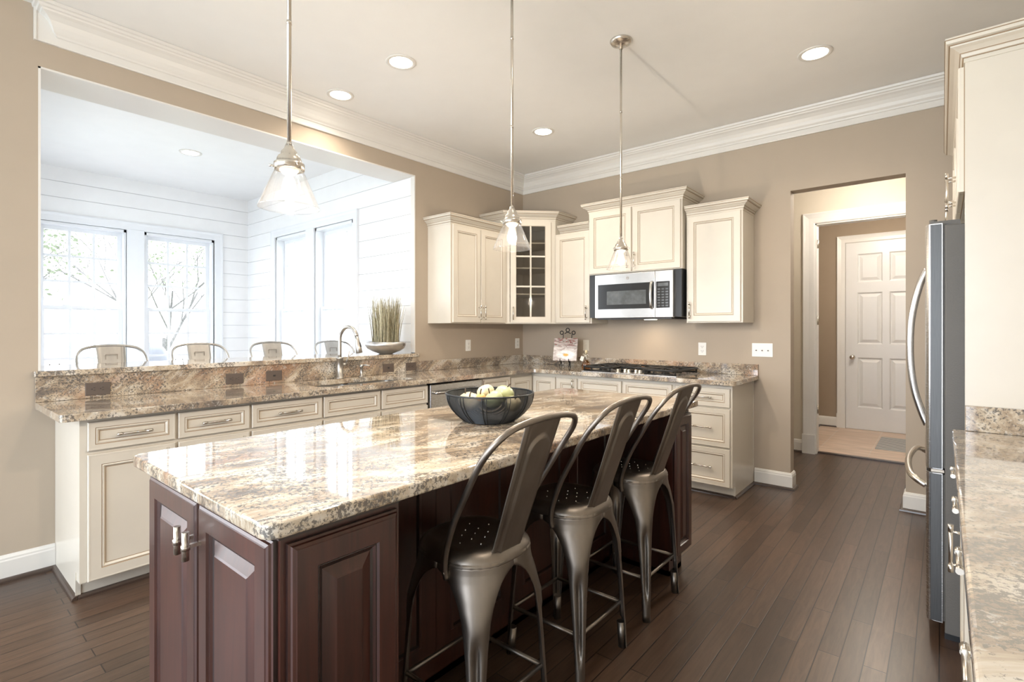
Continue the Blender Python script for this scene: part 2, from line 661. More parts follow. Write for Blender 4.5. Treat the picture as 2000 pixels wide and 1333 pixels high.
    def panel(self, x0, x1, z0, z1, y, prof):
        """rectangular front facing -Y; prof = [(inset, out, mat)], the band to the next ring takes mat"""
        rings = []
        for ins, out, _ in prof:
            a, b, c, d = x0 + ins, x1 - ins, z0 + ins, z1 - ins
            rings.append([self.v(a, y - out, c), self.v(b, y - out, c), self.v(b, y - out, d), self.v(a, y - out, d)])
        for k in range(len(rings) - 1):
            self.mat(prof[k][2])
            A, B = rings[k], rings[k + 1]
            for i in range(4):
                j = (i + 1) % 4
                self.face([A[i], A[j], B[j], B[i]])
        self.mat(prof[-1][2])
        self.face(rings[-1])
        self.face(list(reversed(rings[0])))
        return self

    def xf(self, mtx):
        bmesh.ops.transform(self.bm, matrix=mtx, verts=self.bm.verts)
        return self

    def obj(self, name, parent=None, bevel=0, seg=2, angle=40, solid=0, sub=0, recalc=True):
        if recalc:
            bmesh.ops.recalc_face_normals(self.bm, faces=self.bm.faces)
        me = bpy.data.meshes.new(name)
        self.bm.to_mesh(me)
        self.bm.free()
        for m in self.mats:
            me.materials.append(MATS[m])
        o = bpy.data.objects.new(name, me)
        COL.objects.link(o)
        if parent:
            o.parent = parent
        if solid:
            md = o.modifiers.new('solid', 'SOLIDIFY')
            md.thickness = solid
            md.offset = 0
        if sub:
            md = o.modifiers.new('sub', 'SUBSURF')
            md.levels = md.render_levels = sub
        if bevel:
            md = o.modifiers.new('bevel', 'BEVEL')
            md.width = bevel
            md.segments = seg
            md.limit_method = 'ANGLE'
            md.angle_limit = radians(angle)
        return o


def B(mat):
    return MB().mat(mat)


def tag(o, label, cat, group=None):
    o['label'] = label
    o['category'] = cat
    if group:
        o['group'] = group
    return o


def thing(name, label, cat, loc=(0, 0, 0), rz=0.0, group=None):
    o = bpy.data.objects.new(name, None)
    COL.objects.link(o)
    o.empty_display_size = 0.1
    o.location = loc
    o.rotation_euler = (0, 0, rz)
    return tag(o, label, cat, group)


def struct(o):
    o['kind'] = 'structure'
    return o


def copy_tree(o, parent=None):
    c = o.copy()
    COL.objects.link(c)
    if parent is not None:
        c.parent = parent
    for ch in list(o.children):
        copy_tree(ch, c)
    return c


def world_xyz(a, b, h):
    return (a, b, h)


def rrect(x0, x1, y0, y1, r, seg=5):
    pts = []
    for cx, cy, a0 in ((x1 - r, y0 + r, -90), (x1 - r, y1 - r, 0), (x0 + r, y1 - r, 90), (x0 + r, y0 + r, 180)):
        for k in range(seg + 1):
            a = radians(a0 + 90 * k / seg)
            pts.append((cx + r * cos(a), cy + r * sin(a)))
    return pts


def spline(pts, n=8):
    """Catmull-Rom through 3-D points"""
    P = [Vector(p) for p in pts]
    P = [P[0] * 2 - P[1]] + P + [P[-1] * 2 - P[-2]]
    out = []
    for i in range(1, len(P) - 2):
        for k in range(n):
            t = k / n
            a, b, c, d = P[i - 1], P[i], P[i + 1], P[i + 2]
            out.append(0.5 * ((2 * b) + (c - a) * t + (2 * a - 5 * b + 4 * c - d) * t * t + (3 * b - a - 3 * c + d) * t ** 3))
    out.append(P[-2])
    return out


# ------------------------------------------------------------------ room shell
CEIL = 3.05
RW = 4.42          # right wall
BACK = -8.0
SW = -3.507        # sunroom far wall
SY = -1.60         # sunroom right wall
SF = -4.173          # sunroom left wall
OY0, OY1, OZ = -4.173, -1.592, 2.725
PX0, PX1, PZ = 2.786, 3.53, 2.43

struct(B('plank_floor').box(0.0, RW + 0.1, BACK, 0.12, -0.1, 0.0).box(1.6, RW + 0.1, 0.12, 1.60, -0.1, 0.0).obj('floor'))
struct(B('deck_wood').box(SW - 0.2, -0.0, SF - 0.1, SY + 0.15, -0.1, 0.0).obj('floor'))
struct(B('tile_floor').box(2.2, RW + 0.1, 1.60, 3.5, -0.1, 0.004).obj('floor'))
struct(B('ceiling_paint').box(-0.02, RW + 0.1, BACK, 0.12, CEIL, CEIL + 0.1).obj('ceiling'))
struct(B('white_ceiling').box(SW - 0.2, -0.315, SF - 0.1, SY + 0.15, 3.04, 3.14).obj('ceiling'))
struct(B('white_ceiling').box(1.5, RW + 0.1, 0.12, 3.6, 2.75, 2.85).obj('ceiling'))

# left wall: beige face with the pass-through, white body behind
w = B('wall_paint')
w.box(-0.012, 0, -5.1, OY0, 0, CEIL)
w.box(-0.012, 0, BACK, -7.5, 0, CEIL)
w.box(-0.012, 0, -7.5, -5.1, 0, 0.35)  # sill of an unseen window opening, added for light
w.box(-0.012, 0, -7.5, -5.1, 2.65, CEIL)
w.box(-0.012, 0, OY0, OY1, OZ, CEIL)
w.box(-0.012, 0, OY0, OY1, 0, 1.05)
w.box(-0.012, 0, OY1, 0.0, 0, CEIL)
struct(w.obj('wall_left'))
w = B('white_ceiling')
w.box(-0.315, -0.012, -5.1, OY0, 0, CEIL)
w.box(-0.315, -0.012, BACK, -7.5, 0, CEIL)
w.box(-0.315, -0.012, -7.5, -5.1, 0, 0.35)
w.box(-0.315, -0.012, -7.5, -5.1, 2.65, CEIL)
w.box(-0.315, -0.012, OY0, OY1, OZ, CEIL)
w.box(-0.315, -0.012, OY0, OY1, 0, 1.05)
w.box(-0.315, -0.012, SY + 0.02, 0.12, 0, CEIL)
struct(w.obj('wall_left'))
# back wall with the passage opening
w = B('wall_paint')
w.box(-0.012, PX0, 0.0, 0.12, 0, CEIL)
w.box(PX0, PX1, 0.0, 0.12, PZ, CEIL)
w.box(PX1, RW + 0.1, 0.0, 0.12, 0, CEIL)
struct(w.obj('wall_back'))
struct(B('wall_paint').box(RW, RW + 0.1, BACK, 3.6, 0, CEIL).obj('wall_right'))
# wall behind the camera with a wide opening added to let light in
w = B('wall_paint')
w.box(-0.315, 0.35, BACK - 0.15, BACK, 0, CEIL)
w.box(4.05, RW + 0.1, BACK - 0.15, BACK, 0, CEIL)
w.box(0.35, 4.05, BACK - 0.15, BACK, 0, 0.25)
w.box(0.35, 4.05, BACK - 0.15, BACK, 2.75, CEIL)
struct(w.obj('wall_front'))

# hall behind the back wall
w = B('hall_paint')
w.box(1.6, 2.70, 1.50, 1.60, 0, 2.75)
w.box(3.64, RW, 1.50, 1.60, 0, 2.75)
w.box(2.70, 3.64, 1.50, 1.60, 2.42, 2.75)
w.box(1.5, 1.6, 0.12, 1.6, 0, 2.75)
struct(w.obj('wall_hall'))
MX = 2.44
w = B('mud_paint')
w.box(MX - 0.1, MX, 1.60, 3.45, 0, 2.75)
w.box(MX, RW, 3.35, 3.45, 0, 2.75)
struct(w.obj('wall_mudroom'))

# sunroom walls
WZ0, WZ1 = 0.62, 2.45
w = B('shiplap_gap')
# far wall x = SW
for y0, y1 in ((SF, -3.73), (-2.95, -2.79), (-2.02, SY)):
    w.box(SW - 0.15, SW - 0.014, y0, y1, 0, 3.04)
for y0, y1 in ((-3.73, -2.95), (-2.79, -2.02)):
    w.box(SW - 0.15, SW - 0.014, y0, y1, 0, WZ0)
    w.box(SW - 0.15, SW - 0.014, y0, y1, WZ1, 3.04)
struct(w.obj('wall_sunroom_far'))
w = B('shiplap_gap')
for x0, x1 in ((SW - 0.15, -2.70), (-1.93, -1.76), (-0.985, -0.013)):
    w.box(x0, x1, SY + 0.014, SY + 0.15, 0, 3.04)
for x0, x1 in ((-2.70, -1.93), (-1.76, -0.985)):
    w.box(x0, x1, SY + 0.014, SY + 0.15, 0, WZ0)
    w.box(x0, x1, SY + 0.014, SY + 0.15, WZ1, 3.04)
struct(w.obj('wall_sunroom_right'))
# shiplap boards
w1, w2 = B('shiplap'), B('shiplap')
z = 2.885 - 0.17 * 17
while z < 3.04:
    a, b = max(0, z + 0.002), min(3.04, z + 0.1685)
    inwin = a < WZ1 + 0.02 and b > WZ0 - 0.02
    if inwin:
        for y0, y1 in ((SF, -3.72), (-2.96, -2.78), (-2.03, SY)):
            w1.box(SW - 0.015, SW, y0, y1, a, b)
        for x0, x1 in ((SW, -2.69), (-1.94, -1.75), (-0.995, -0.05)):
            w2.box(x0, x1, SY, SY + 0.015, a, b)
    else:
        w1.box(SW - 0.015, SW, SF, SY, a, b)
        w2.box(SW, -0.05, SY, SY + 0.015, a, b)
    z += 0.17
struct(w1.obj('wall_sunroom_far'))
struct(w2.obj('wall_sunroom_right'))
w = B('shiplap')
for x0, x1 in ((SW - 0.15, -2.70), (-1.93, -1.76), (-0.985, -0.315)):
    w.box(x0, x1, SF - 0.15, SF, 0, 3.04)
for x0, x1 in ((-2.70, -1.93), (-1.76, -0.985)):
    w.box(x0, x1, SF - 0.15, SF, 0, WZ0)
    w.box(x0, x1, SF - 0.15, SF, WZ1, 3.04)
struct(w.obj('wall_sunroom_left'))
# white edge boards of the pass-through
w = B('trim_white')
w.box(-0.05, 0.003, OY1 - 0.010, OY1 + 0.0, 1.09, OZ)
struct(w.obj('trim_1'))
w = B('trim_white')
w.box(-0.315, 0.002, OY0, OY0 + 0.010, 1.05, OZ)
w.box(-0.315, 0.002, OY0, OY1, OZ - 0.010, OZ)
struct(w.obj('trim_2'))

# crown moulding of the kitchen
CR = [(0.0, -0.193), (0.013, -0.193), (0.016, -0.187), (0.016, -0.150), (0.024, -0.146), (0.027, -0.136), (0.034, -0.128),
      (0.038, -0.122), (0.044, -0.100), (0.056, -0.076), (0.074, -0.056), (0.090, -0.046), (0.094, -0.038), (0.104, -0.034),
      (0.108, -0.022), (0.118, -0.018), (0.122, -0.002), (0.0, -0.002)]
w = B('trim_white')
w.sweep([(RW, 0.0), (0.0, 0.0), (0.0, -4.078), (-0.15, -4.078)], CR, lambda a, b, h: (a, b, CEIL + h), 1)
struct(w.obj('trim_crown'))
# returned end on the left
w = B('trim_white')
w.box(0, 0.0155, -4.19, -4.0, 2.858, CEIL)
w.box(0.0, 0.020, -4.192, -4.182, 2.857, CEIL)
struct(w.obj('trim_crown'))

BASE = [(0.0, 0.0), (0.016, 0.0), (0.016, 0.105), (0.013, 0.112), (0.013, 0.120), (0.006, 0.132), (0.0, 0.135)]
SHOE = [(0.0, 0.0), (0.020, 0.0), (0.018, 0.010), (0.012, 0.017), (0.0, 0.020)]
SHOE16 = [(o + 0.016, h) for o, h in SHOE]


def baseboard(name, path, side):
    m = MB().mat('trim_white')
    m.sweep(path, BASE, world_xyz, side)
    o = m.obj(name)
    m = B('floor_shoe')
    m.sweep(path, SHOE16, world_xyz, side)
    m.obj('shoe_molding', o)
    return struct(o)


baseboard('baseboard_left', [(0.0, BACK), (0.0, -4.105)], -1)
baseboard('baseboard_back', [(2.515, 0.0), (PX0, 0.0), (PX0, 0.12)], -1)
baseboard('baseboard_back', [(PX1, 0.12), (PX1, 0.0), (3.78, 0.0)], -1)
baseboard('baseboard_hall', [(1.6, 1.50), (2.597, 1.50)], -1)
baseboard('baseboard_mudroom', [(MX, 1.65), (MX, 3.35), (2.66, 3.35)], -1)

# cased opening to the mudroom
CAS = [(0.0, 0.0), (0.0, 0.010), (0.010, 0.016), (0.055, 0.018), (0.085, 0.024), (0.105, 0.030), (0.112, 0.026), (0.112, 0.0)]
w = B('trim_white')
w.sweep([(2.712, 0.2), (2.712, 2.405), (3.62, 2.405), (3.62, 0.2)], CAS, lambda a, b, h: (a, 1.50 - h, b), 1)
w.box(2.595, 2.715, 1.465, 1.50, 0, 0.20)
w.box(3.617, 3.737, 1.465, 1.50, 0, 0.20)
w.box(2.70, 2.725, 1.50, 1.62, 0, 2.42)
w.box(3.615, 3.64, 1.50, 1.62, 0, 2.42)
w.box(2.70, 3.64, 1.50, 1.62, 2.392, 2.42)
t3 = struct(w.obj('trim_3'))
for zz in (0.42, 1.35, 2.15):
    B('nickel').cyl((2.731, 1.53, zz), (2.731, 1.53, zz + 0.09), 0.008, 8).obj('hinge', t3)
struct(B('floor_shoe').box(2.725, 3.615, 1.56, 1.62, -0.01, 0.012).obj('trim_4'))

# mudroom door
DX0, DX1, DZ = 2.755, 3.62, 2.43
w = B('trim_white')
w.sweep([(DX0, 0.19), (DX0, DZ), (DX1, DZ), (DX1, 0.19)], [(o * 0.85, h) for o, h in CAS], lambda a, b, h: (a, 3.35 - h, b), 1)
w.box(DX0 - 0.100, DX0, 3.318, 3.35, 0, 0.19)
w.box(DX1, DX1 + 0.1, 3.318, 3.35, 0, 0.19)
struct(w.obj('trim_5'))
d = thing('paneled_door', 'white six-panel door closed at the end of the tiled mudroom', 'door', (DX0 + 0.004, 3.349, 0.008))
dw, dh = DX1 - DX0 - 0.008, DZ - 0.012
w = B('door_white')
xs = [0, 0.125, 0.395, dw - 0.395 + 0.0, dw - 0.125, dw]
zs = [0, 0.28, 0.93, 1.10, 1.77, 1.90, 2.27, dh]
pr = [(0, 0.0, 'door_white'), (0, 0.02, 'door_white'), (0.004, 0.019, 'door_white'), (0.016, 0.003, 'door_white'), (0.024, 0.002, 'door_white'), (0.058, 0.015, 'door_white'), (0.060, 0.016, 'door_white')]
for i in range(5):
    for j in range(7):
        if i in (1, 3) and j in (1, 3, 5):
            w.panel(xs[i], xs[i + 1], zs[j], zs[j + 1], 0, pr)
        else:
            w.mat('door_white').box(xs[i], xs[i + 1], -0.02, 0, zs[j], zs[j + 1])
w.obj('door_panel', d)
w = B('nickel')
w.tube([(0.075, -0.020, 0.93), (0.075, -0.026, 0.93), (0.075, -0.030, 0.93), (0.075, -0.048, 0.93), (0.075, -0.056, 0.93), (0.075, -0.072, 0.93), (0.075, -0.084, 0.93), (0.075, -0.087, 0.93)],
       [0.030, 0.030, 0.012, 0.012, 0.024, 0.030, 0.022, 0.002], 16)
w.obj('door_knob', d)

# ------------------------------------------------------------------ windows
def window(n, org, ax, out, wid=0.77, z0=WZ0, z1=WZ1):
    """org = inner lower-left (x,y); ax = unit 2-D along width; out = unit 2-D to outside"""
    def mp(a, b, h):      # a along, b up, h outwards
        return (org[0] + ax[0] * a + out[0] * h, org[1] + ax[1] * a + out[1] * h, b)

    def bx(m, a0, a1, b0, b1, h0, h1):
        m.extrude_poly([(a0, b0), (a1, b0), (a1, b1), (a0, b1)], lambda a, b: mp(a, b, h0), lambda a, b: mp(a, b, h1))
    m = B('window_white')
    t = 0.03
    for q in ((0, t, z0, z1), (wid - t, wid, z0, z1), (0, wid, z0, z0 + t), (0, wid, z1 - t, z1)):
        bx(m, *q, 0.0, 0.15)
    fr = struct(m.obj('window_%d' % n))
    zm = 1.54
    for k, (b0, b1, h0) in enumerate(((zm - 0.02, z1 - t, 0.095), (z0 + t, zm + 0.02, 0.055))):
        m = B('window_white')
        s = 0.042
        a0, a1 = t, wid - t
        h1 = h0 + 0.035
        bx(m, a0, a0 + s, b0, b1, h0, h1)
        bx(m, a1 - s, a1, b0, b1, h0, h1)
        bx(m, a0 + s, a1 - s, b1 - s * (1.0 if k == 0 else 0.8), b1, h0, h1)
        bx(m, a0 + s, a1 - s, b0, b0 + s * (0.8 if k == 0 else 1.5), h0, h1)
        gw, g0, g1 = a1 - a0 - 2 * s, b0 + s * (0.8 if k == 0 else 1.5), b1 - s * (1.0 if k == 0 else 0.8)
        for i in (1, 2):
            bx(m, a0 + s + gw * i / 3 - 0.012, a0 + s + gw * i / 3 + 0.012, g0, g1, h0 + 0.008, h1 - 0.008)
            zz = g0 + (g1 - g0) * i / 3
            bx(m, a0 + s, a1 - s, zz - 0.012, zz + 0.012, h0 + 0.009, h1 - 0.009)
        if k == 1:
            bx(m, a0 + gw * 0.3, a0 + gw * 0.3 + 0.05, b1, b1 + 0.012, h0, h0 + 0.03)
            bx(m, a0 + gw * 0.85, a0 + gw * 0.85 + 0.05, b1, b1 + 0.012, h0, h0 + 0.03)
        sa = m.obj('sash', fr)
        m = B('pane')
        vs = [m.v(*mp(a, b, h0 + 0.018)) for a, b in ((a0 + s, g0), (a1 - s, g0), (a1 - s, g1), (a0 + s, g1))]
        m.face(vs)
        m.obj('glass_pane', sa, recalc=False)


window(1, (SW, -3.73), (0, 1), (-1, 0), 0.78)
window(2, (SW, -2.79), (0, 1), (-1, 0), 0.77)
window(3, (-2.70, SY), (1, 0), (0, 1), 0.77)
window(4, (-1.76, SY), (1, 0), (0, 1), 0.775)
window(5, (-2.70, SF), (1, 0), (0, -1), 0.77)  # unseen left wall pair, put in to bring the sunroom more light
window(6, (-1.76, SF), (1, 0), (0, -1), 0.775)

CAW = [(0, 0), (0, 0.012), (0.01, 0.018), (0.06, 0.020), (0.08, 0.026), (0.092, 0.026), (0.092, 0)]
w = B('window_white')
w.sweep([(-3.735, 0.60), (-3.735, 2.455), (-2.015, 2.455), (-2.015, 0.60)], CAW, lambda a, b, h: (SW + h, a, b), 1)
w.box(SW, SW + 0.02, -2.955, -2.785, 0.6, 2.46)
w.box(SW - 0.02, SW + 0.06, -3.84, -1.91, 0.57, 0.60)
struct(w.obj('trim_6'))
w = B('window_white')
w.sweep([(-2.705, 0.60), (-2.705, 2.455), (-0.98, 2.455), (-0.98, 0.60)], CAW, lambda a, b, h: (a, SY - h, b), 1)
w.box(-1.935, -1.755, SY - 0.02, SY, 0.6, 2.46)
w.box(-2.81, -0.88, SY - 0.06, SY + 0.02, 0.57, 0.60)
struct(w.obj('trim_7'))

# ------------------------------------------------------------------ cabinet parts
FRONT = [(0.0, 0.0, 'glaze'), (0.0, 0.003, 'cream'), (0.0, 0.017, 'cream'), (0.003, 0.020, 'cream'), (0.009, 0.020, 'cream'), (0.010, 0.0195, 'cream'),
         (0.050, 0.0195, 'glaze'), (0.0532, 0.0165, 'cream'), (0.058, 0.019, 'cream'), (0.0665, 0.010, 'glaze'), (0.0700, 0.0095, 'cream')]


def front_prof(fr):
    s = fr / 0.050
    out = []
    for i, (a, b, c) in enumerate(FRONT):
        if a >= 0.05:
            a = fr + (a - 0.05)
        out.append((a, b, c))
    return out


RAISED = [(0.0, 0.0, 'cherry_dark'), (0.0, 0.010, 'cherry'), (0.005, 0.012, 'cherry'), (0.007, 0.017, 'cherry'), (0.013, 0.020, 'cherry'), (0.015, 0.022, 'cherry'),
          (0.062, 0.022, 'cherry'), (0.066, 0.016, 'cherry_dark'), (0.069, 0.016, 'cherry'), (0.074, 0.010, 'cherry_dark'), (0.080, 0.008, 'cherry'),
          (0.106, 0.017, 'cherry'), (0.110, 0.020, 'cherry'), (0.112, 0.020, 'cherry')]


def pull(p, L, axis, parent, mat='nickel', out=0.032, r=0.0058, name='handle'):
    """bar pull centred on p (on the front face, facing -Y)"""
    m = B(mat)
    a = Vector((1, 0, 0)) if axis == 'x' else Vector((0, 0, 1))
    c = Vector(p) + Vector((0, -out, 0))
    m.cyl(c - a * L / 2, c + a * L / 2, r, 12)
    for s in (-1, 1):
        e = c + a * s * (L / 2 - 0.010)
        m.cyl(e - a * 0.012, e + a * 0.012, r * 1.3, 12)
        q = c + a * s * (L / 2 - 0.022)
        m.cyl(q, q + Vector((0, out, 0)), r * 0.8, 10)
    return m.obj(name, parent)


def drawer(par, x0, x1, z0, z1, y, handle=True, fr=0.028, hl=0.145, name='drawer', hmat='nickel'):
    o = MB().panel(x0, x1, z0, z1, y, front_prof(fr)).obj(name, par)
    if handle:
        pull(((x0 + x1) / 2, y - 0.012, (z0 + z1) / 2), hl, 'x', o, hmat)
    return o


def door(par, x0, x1, z0, z1, y, hx=None, hz=None, hl=0.135, fr=0.052, hmat='nickel'):
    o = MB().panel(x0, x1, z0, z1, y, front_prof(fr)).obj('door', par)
    if hx is not None:
        pull((hx, y - 0.020, hz), hl, 'z', o, hmat)
    return o


FD = 0.585      # base cabinet body depth
TK = 0.505      # toe kick depth
CT = 0.878      # under the counter


def base_body(par, w, depth=FD, toe=TK, end_l=False, end_r=False):
    m = B('cream')
    m.box(0, w, -depth, -0.004, 0.092, CT)
    m.box(0, w, -toe, -0.004, 0.0, 0.0915)
    o = m.obj('body', par)
    k = B('cream').box(0.0, w, -toe - 0.012, -toe, 0.0, 0.0915).obj('toe_kick', par)
    m = B('floor_shoe')
    m.sweep([(0, -toe - 0.012), (w, -toe - 0.012)], SHOE, world_xyz, -1)
    m.obj('shoe_molding', k)
    return o


# left run: unit origins at the left wall, rotated so that -Y faces +X; local x runs along +Y
units = [(-4.10, -3.703, 'dd', 'cream base cabinet at the left end of the run under the breakfast bar'),
         (-3.703, -3.321, 'dd', 'cream base cabinet second from the left end under the breakfast bar'),
         (-3.321, -2.859, 'dd', 'cream base cabinet with a drawer pull just left of the sink cabinet')]
for i, (y0, y1, k, lab) in enumerate(units):
    t = thing('base_cabinet', lab, 'cabinet', (0.0, y0, 0), pi / 2)
    wd = y1 - y0
    base_body(t, wd)
    drawer(t, 0.008 if i else 0.024, wd - 0.007, 0.722, 0.860, -FD)
    door(t, 0.008 if i else 0.024, wd - 0.007, 0.096, 0.704, -FD, wd - 0.05, 0.62)
    if i == 0:
        m = B('cream').box(-0.004, 0.0, -FD, -0.002, 0.092, CT).box(-0.004, 0.0, -TK, -0.002, 0, 0.092)
        m.box(-0.008, 0.012, -TK - 0.018, -TK - 0.012, 0.0, 0.13)
        e = m.obj('end_panel', t)
        m = B('floor_shoe')
        m.sweep([(-0.004, -0.0), (-0.004, -TK - 0.030)], SHOE, world_xyz, -1)
        m.obj('shoe_molding', e)
t = thing('sink_cabinet', 'cream base cabinet with two false drawer fronts below the kitchen sink', 'cabinet', (0, -2.859, 0), pi / 2)
wd = 0.902
base_body_parts = B('cream')
m = B('cream')
m.box(0, wd, -FD, -0.565, 0.092, CT).box(0, 0.018, -0.565, -0.004, 0.092, CT).box(wd - 0.018, wd, -0.565, -0.004, 0.092, CT)
m.box(0.018, wd - 0.018, -0.565, -0.004, 0.092, 0.11).box(0, wd, -TK, -0.004, 0, 0.0915)
m.obj('body', t)
base_body_parts.bm.free()
k = B('cream').box(0.0, wd, -TK - 0.012, -TK, 0.0, 0.0915).obj('toe_kick', t)
drawer(t, 0.007, 0.450, 0.722, 0.860, -FD, False, name='false_drawer')
drawer(t, 0.466, 0.900, 0.722, 0.860, -FD, False, name='false_drawer')
door(t, 0.007, 0.450, 0.096, 0.704, -FD, 0.41, 0.62)
door(t, 0.466, 0.900, 0.096, 0.704, -FD, 0.51, 0.62)

# dishwasher
t = thing('dishwasher', 'stainless steel dishwasher with a bar handle under the counter', 'dishwasher', (0, -1.952, 0), pi / 2)
wd = 0.618
B('black_plastic').box(0.004, wd - 0.004, -0.575, -0.004, 0.10, 0.872).obj('tub', t)
B('steel').box(0.012, wd - 0.012, -0.615, -0.576, 0.11, 0.862).obj('door', t, bevel=0.006)
m = B('steel')
m.tube(spline([(0.05, -0.613, 0.795), (0.06, -0.65, 0.795), (0.15, -0.662, 0.795), (wd / 2, -0.668, 0.795), (wd - 0.15, -0.662, 0.795), (wd - 0.06, -0.65, 0.795), (wd - 0.05, -0.613, 0.795)], 6), 0.011, 12)
m.obj('handle', t)
B('black_plastic').box(0.01, wd - 0.01, -0.54, -0.52, 0.0, 0.10).obj('toe_kick', t)

t = thing('base_cabinet', 'cream base cabinet between the dishwasher and the inner corner', 'cabinet', (0, -1.334, 0), pi / 2)
base_body(t, 0.40)
drawer(t, 0.010, 0.388, 0.722, 0.860, -FD, False)
door(t, 0.010, 0.388, 0.096, 0.704, -FD, 0.05, 0.62)

# corner base cabinet (bifold leaves)
t = thing('corner_base_cabinet', 'cream corner base cabinet with a folding two-leaf door', 'cabinet', (0, 0, 0))
m = B('cream')
poly = [(0.004, -0.004), (0.004, -0.934), (FD, -0.934), (FD, -FD), (0.885, -FD), (0.885, -0.004)]
m.prism(poly, 0.092, CT)
m.obj('body', t)
m = B('cream')
m.prism([(0.004, -0.004), (0.004, -0.934), (TK, -0.934), (TK, -TK), (0.885, -TK), (0.885, -0.004)], 0.0, 0.0915)
m.obj('toe_kick', t)
lf = MB().panel(-0.925, -FD - 0.026, 0.096, 0.842, -FD, front_prof(0.045)).xf(Matrix.Rotation(pi / 2, 4, 'Z')).obj('door', t)
rf = MB().panel(FD + 0.026, 0.877, 0.096, 0.842, -FD, front_prof(0.045)).obj('door', t)

# back run
t = thing('base_cabinet', 'narrow cream base cabinet with a vertical pull left of the cooktop', 'cabinet', (0.886, 0, 0))
base_body(t, 0.244)
door(t, 0.010, 0.236, 0.096, 0.842, -FD, 0.205, 0.79, fr=0.045, hl=0.10)
t = thing('cooktop_cabinet', 'cream base cabinet with twin false fronts under the gas cooktop', 'cabinet', (1.131, 0, 0))
wd = 0.926
base_body(t, wd)
drawer(t, 0.010, 0.450, 0.712, 0.850, -FD, False, name='false_drawer')
drawer(t, 0.468, 0.906, 0.712, 0.850, -FD, False, name='false_drawer')
door(t, 0.010, 0.450, 0.096, 0.694, -FD, 0.41, 0.62)
door(t, 0.468, 0.906, 0.096, 0.694, -FD, 0.51, 0.62)
t = thing('drawer_cabinet', 'cream three-drawer base cabinet at the right end of the back counter', 'cabinet', (2.058, 0, 0))
wd = 0.446
base_body(t, wd)
for z0, z1 in ((0.705, 0.850), (0.398, 0.690), (0.096, 0.384)):
    drawer(t, 0.016, wd - 0.010, z0, z1, -FD, fr=0.036, hl=0.16)
m = B('cream').box(wd, wd + 0.004, -FD, -0.002, 0.092, CT).box(wd, wd + 0.004, -TK, -0.002, 0, 0.092)
m.box(wd - 0.006, wd + 0.008, -TK - 0.018, -TK - 0.012, 0, 0.13)
m.box(wd, wd + 0.006, -0.022, -0.004, 0.092, CT)
e = m.obj('end_panel', t)
m = B('floor_shoe')
m.sweep([(wd + 0.004, -TK - 0.030), (wd + 0.004, -0.0)], SHOE, world_xyz, -1)
m.obj('shoe_molding', e)

# ------------------------------------------------------------------ counters
CD = 0.655
cx0 = 0.021
L = [(0.001, -4.187)] + [(CD - 0.02 + 0.02 * sin(a), -4.187 + 0.02 - 0.02 * cos(a)) for a in [radians(x) for x in (0, 30, 60, 90)]] + \
    [(CD, -CD - 0.03), (CD + 0.008, -CD - 0.008), (CD + 0.03, -CD)] + \
    [(2.545 - 0.02 + 0.02 * sin(a), -CD + 0.02 - 0.02 * cos(a)) for a in [radians(x) for x in (0, 30, 60, 90)]] + [(2.545, -0.001), (0.001, -0.001)]
sinkhole = rrect(0.135, 0.535, -2.82, -2.02, 0.06)
cookhole = rrect(1.22, 2.03, -0.57, -0.10, 0.01, 2)
ct = B('granite_counter').prism(L, 0.879, 0.914, [sinkhole]).obj('countertop', bevel=0.006, seg=3)
tag(ct, 'polished brown and cream granite countertop running around the two kitchen walls', 'countertop')
m = B('granite_splash')
m.box(0.001, 0.021, -4.187, OY1, 0.9145, 1.051)
m.box(0.001, 0.021, OY1, -0.021, 0.9145, 1.008)
m.box(0.001, 2.545, -0.021, -0.001, 0.9145, 1.008)
tag(m.obj('backsplash', bevel=0.002), 'low granite backsplash strip behind the perimeter countertop', 'backsplash')
bar = B('granite_counter').prism([(0.040, -4.195), (0.046, -4.189), (0.046, -1.582), (0.040, -1.576), (0.0015, -1.576), (0.0015, OY1 - 0.012), (-0.50, OY1 - 0.012), (-0.50, OY0 + 0.012), (0.0015, OY0 + 0.012), (0.0015, -4.195)],
                                 1.0515, 1.083).obj('breakfast_bar', bevel=0.006, seg=3)
tag(bar, 'raised granite breakfast bar ledge in the wall pass-through', 'countertop')

# sink
t = thing('kitchen_sink', 'undermount stainless steel double bowl sink cut in the granite', 'sink', (0.335, -2.42, 0.87))
for s, nm in ((-1, 'left'), (1, 'right')):
    m = B('steel_sink')
    y0, y1 = (-0.395, -0.012) if s < 0 else (0.012, 0.395)
    rings = []
    for ins, zz in ((0.0, 0.008), (0.0, 0.0), (0.006, -0.17), (0.03, -0.195), (0.08, -0.20)):
        rings.append([(x, y, zz) for x, y in rrect(-0.195 + ins, 0.195 - ins, y0 + ins, y1 - ins, max(0.05 - ins * 0.3, 0.01))])
    vr = m.ring_loft(rings, True, False)
    m.face(vr[-1])
    m.obj('bowl', t, recalc=False)
B('steel_sink').box(-0.19, 0.19, -0.012, 0.012, -0.04, 0.004).obj('divider', t)

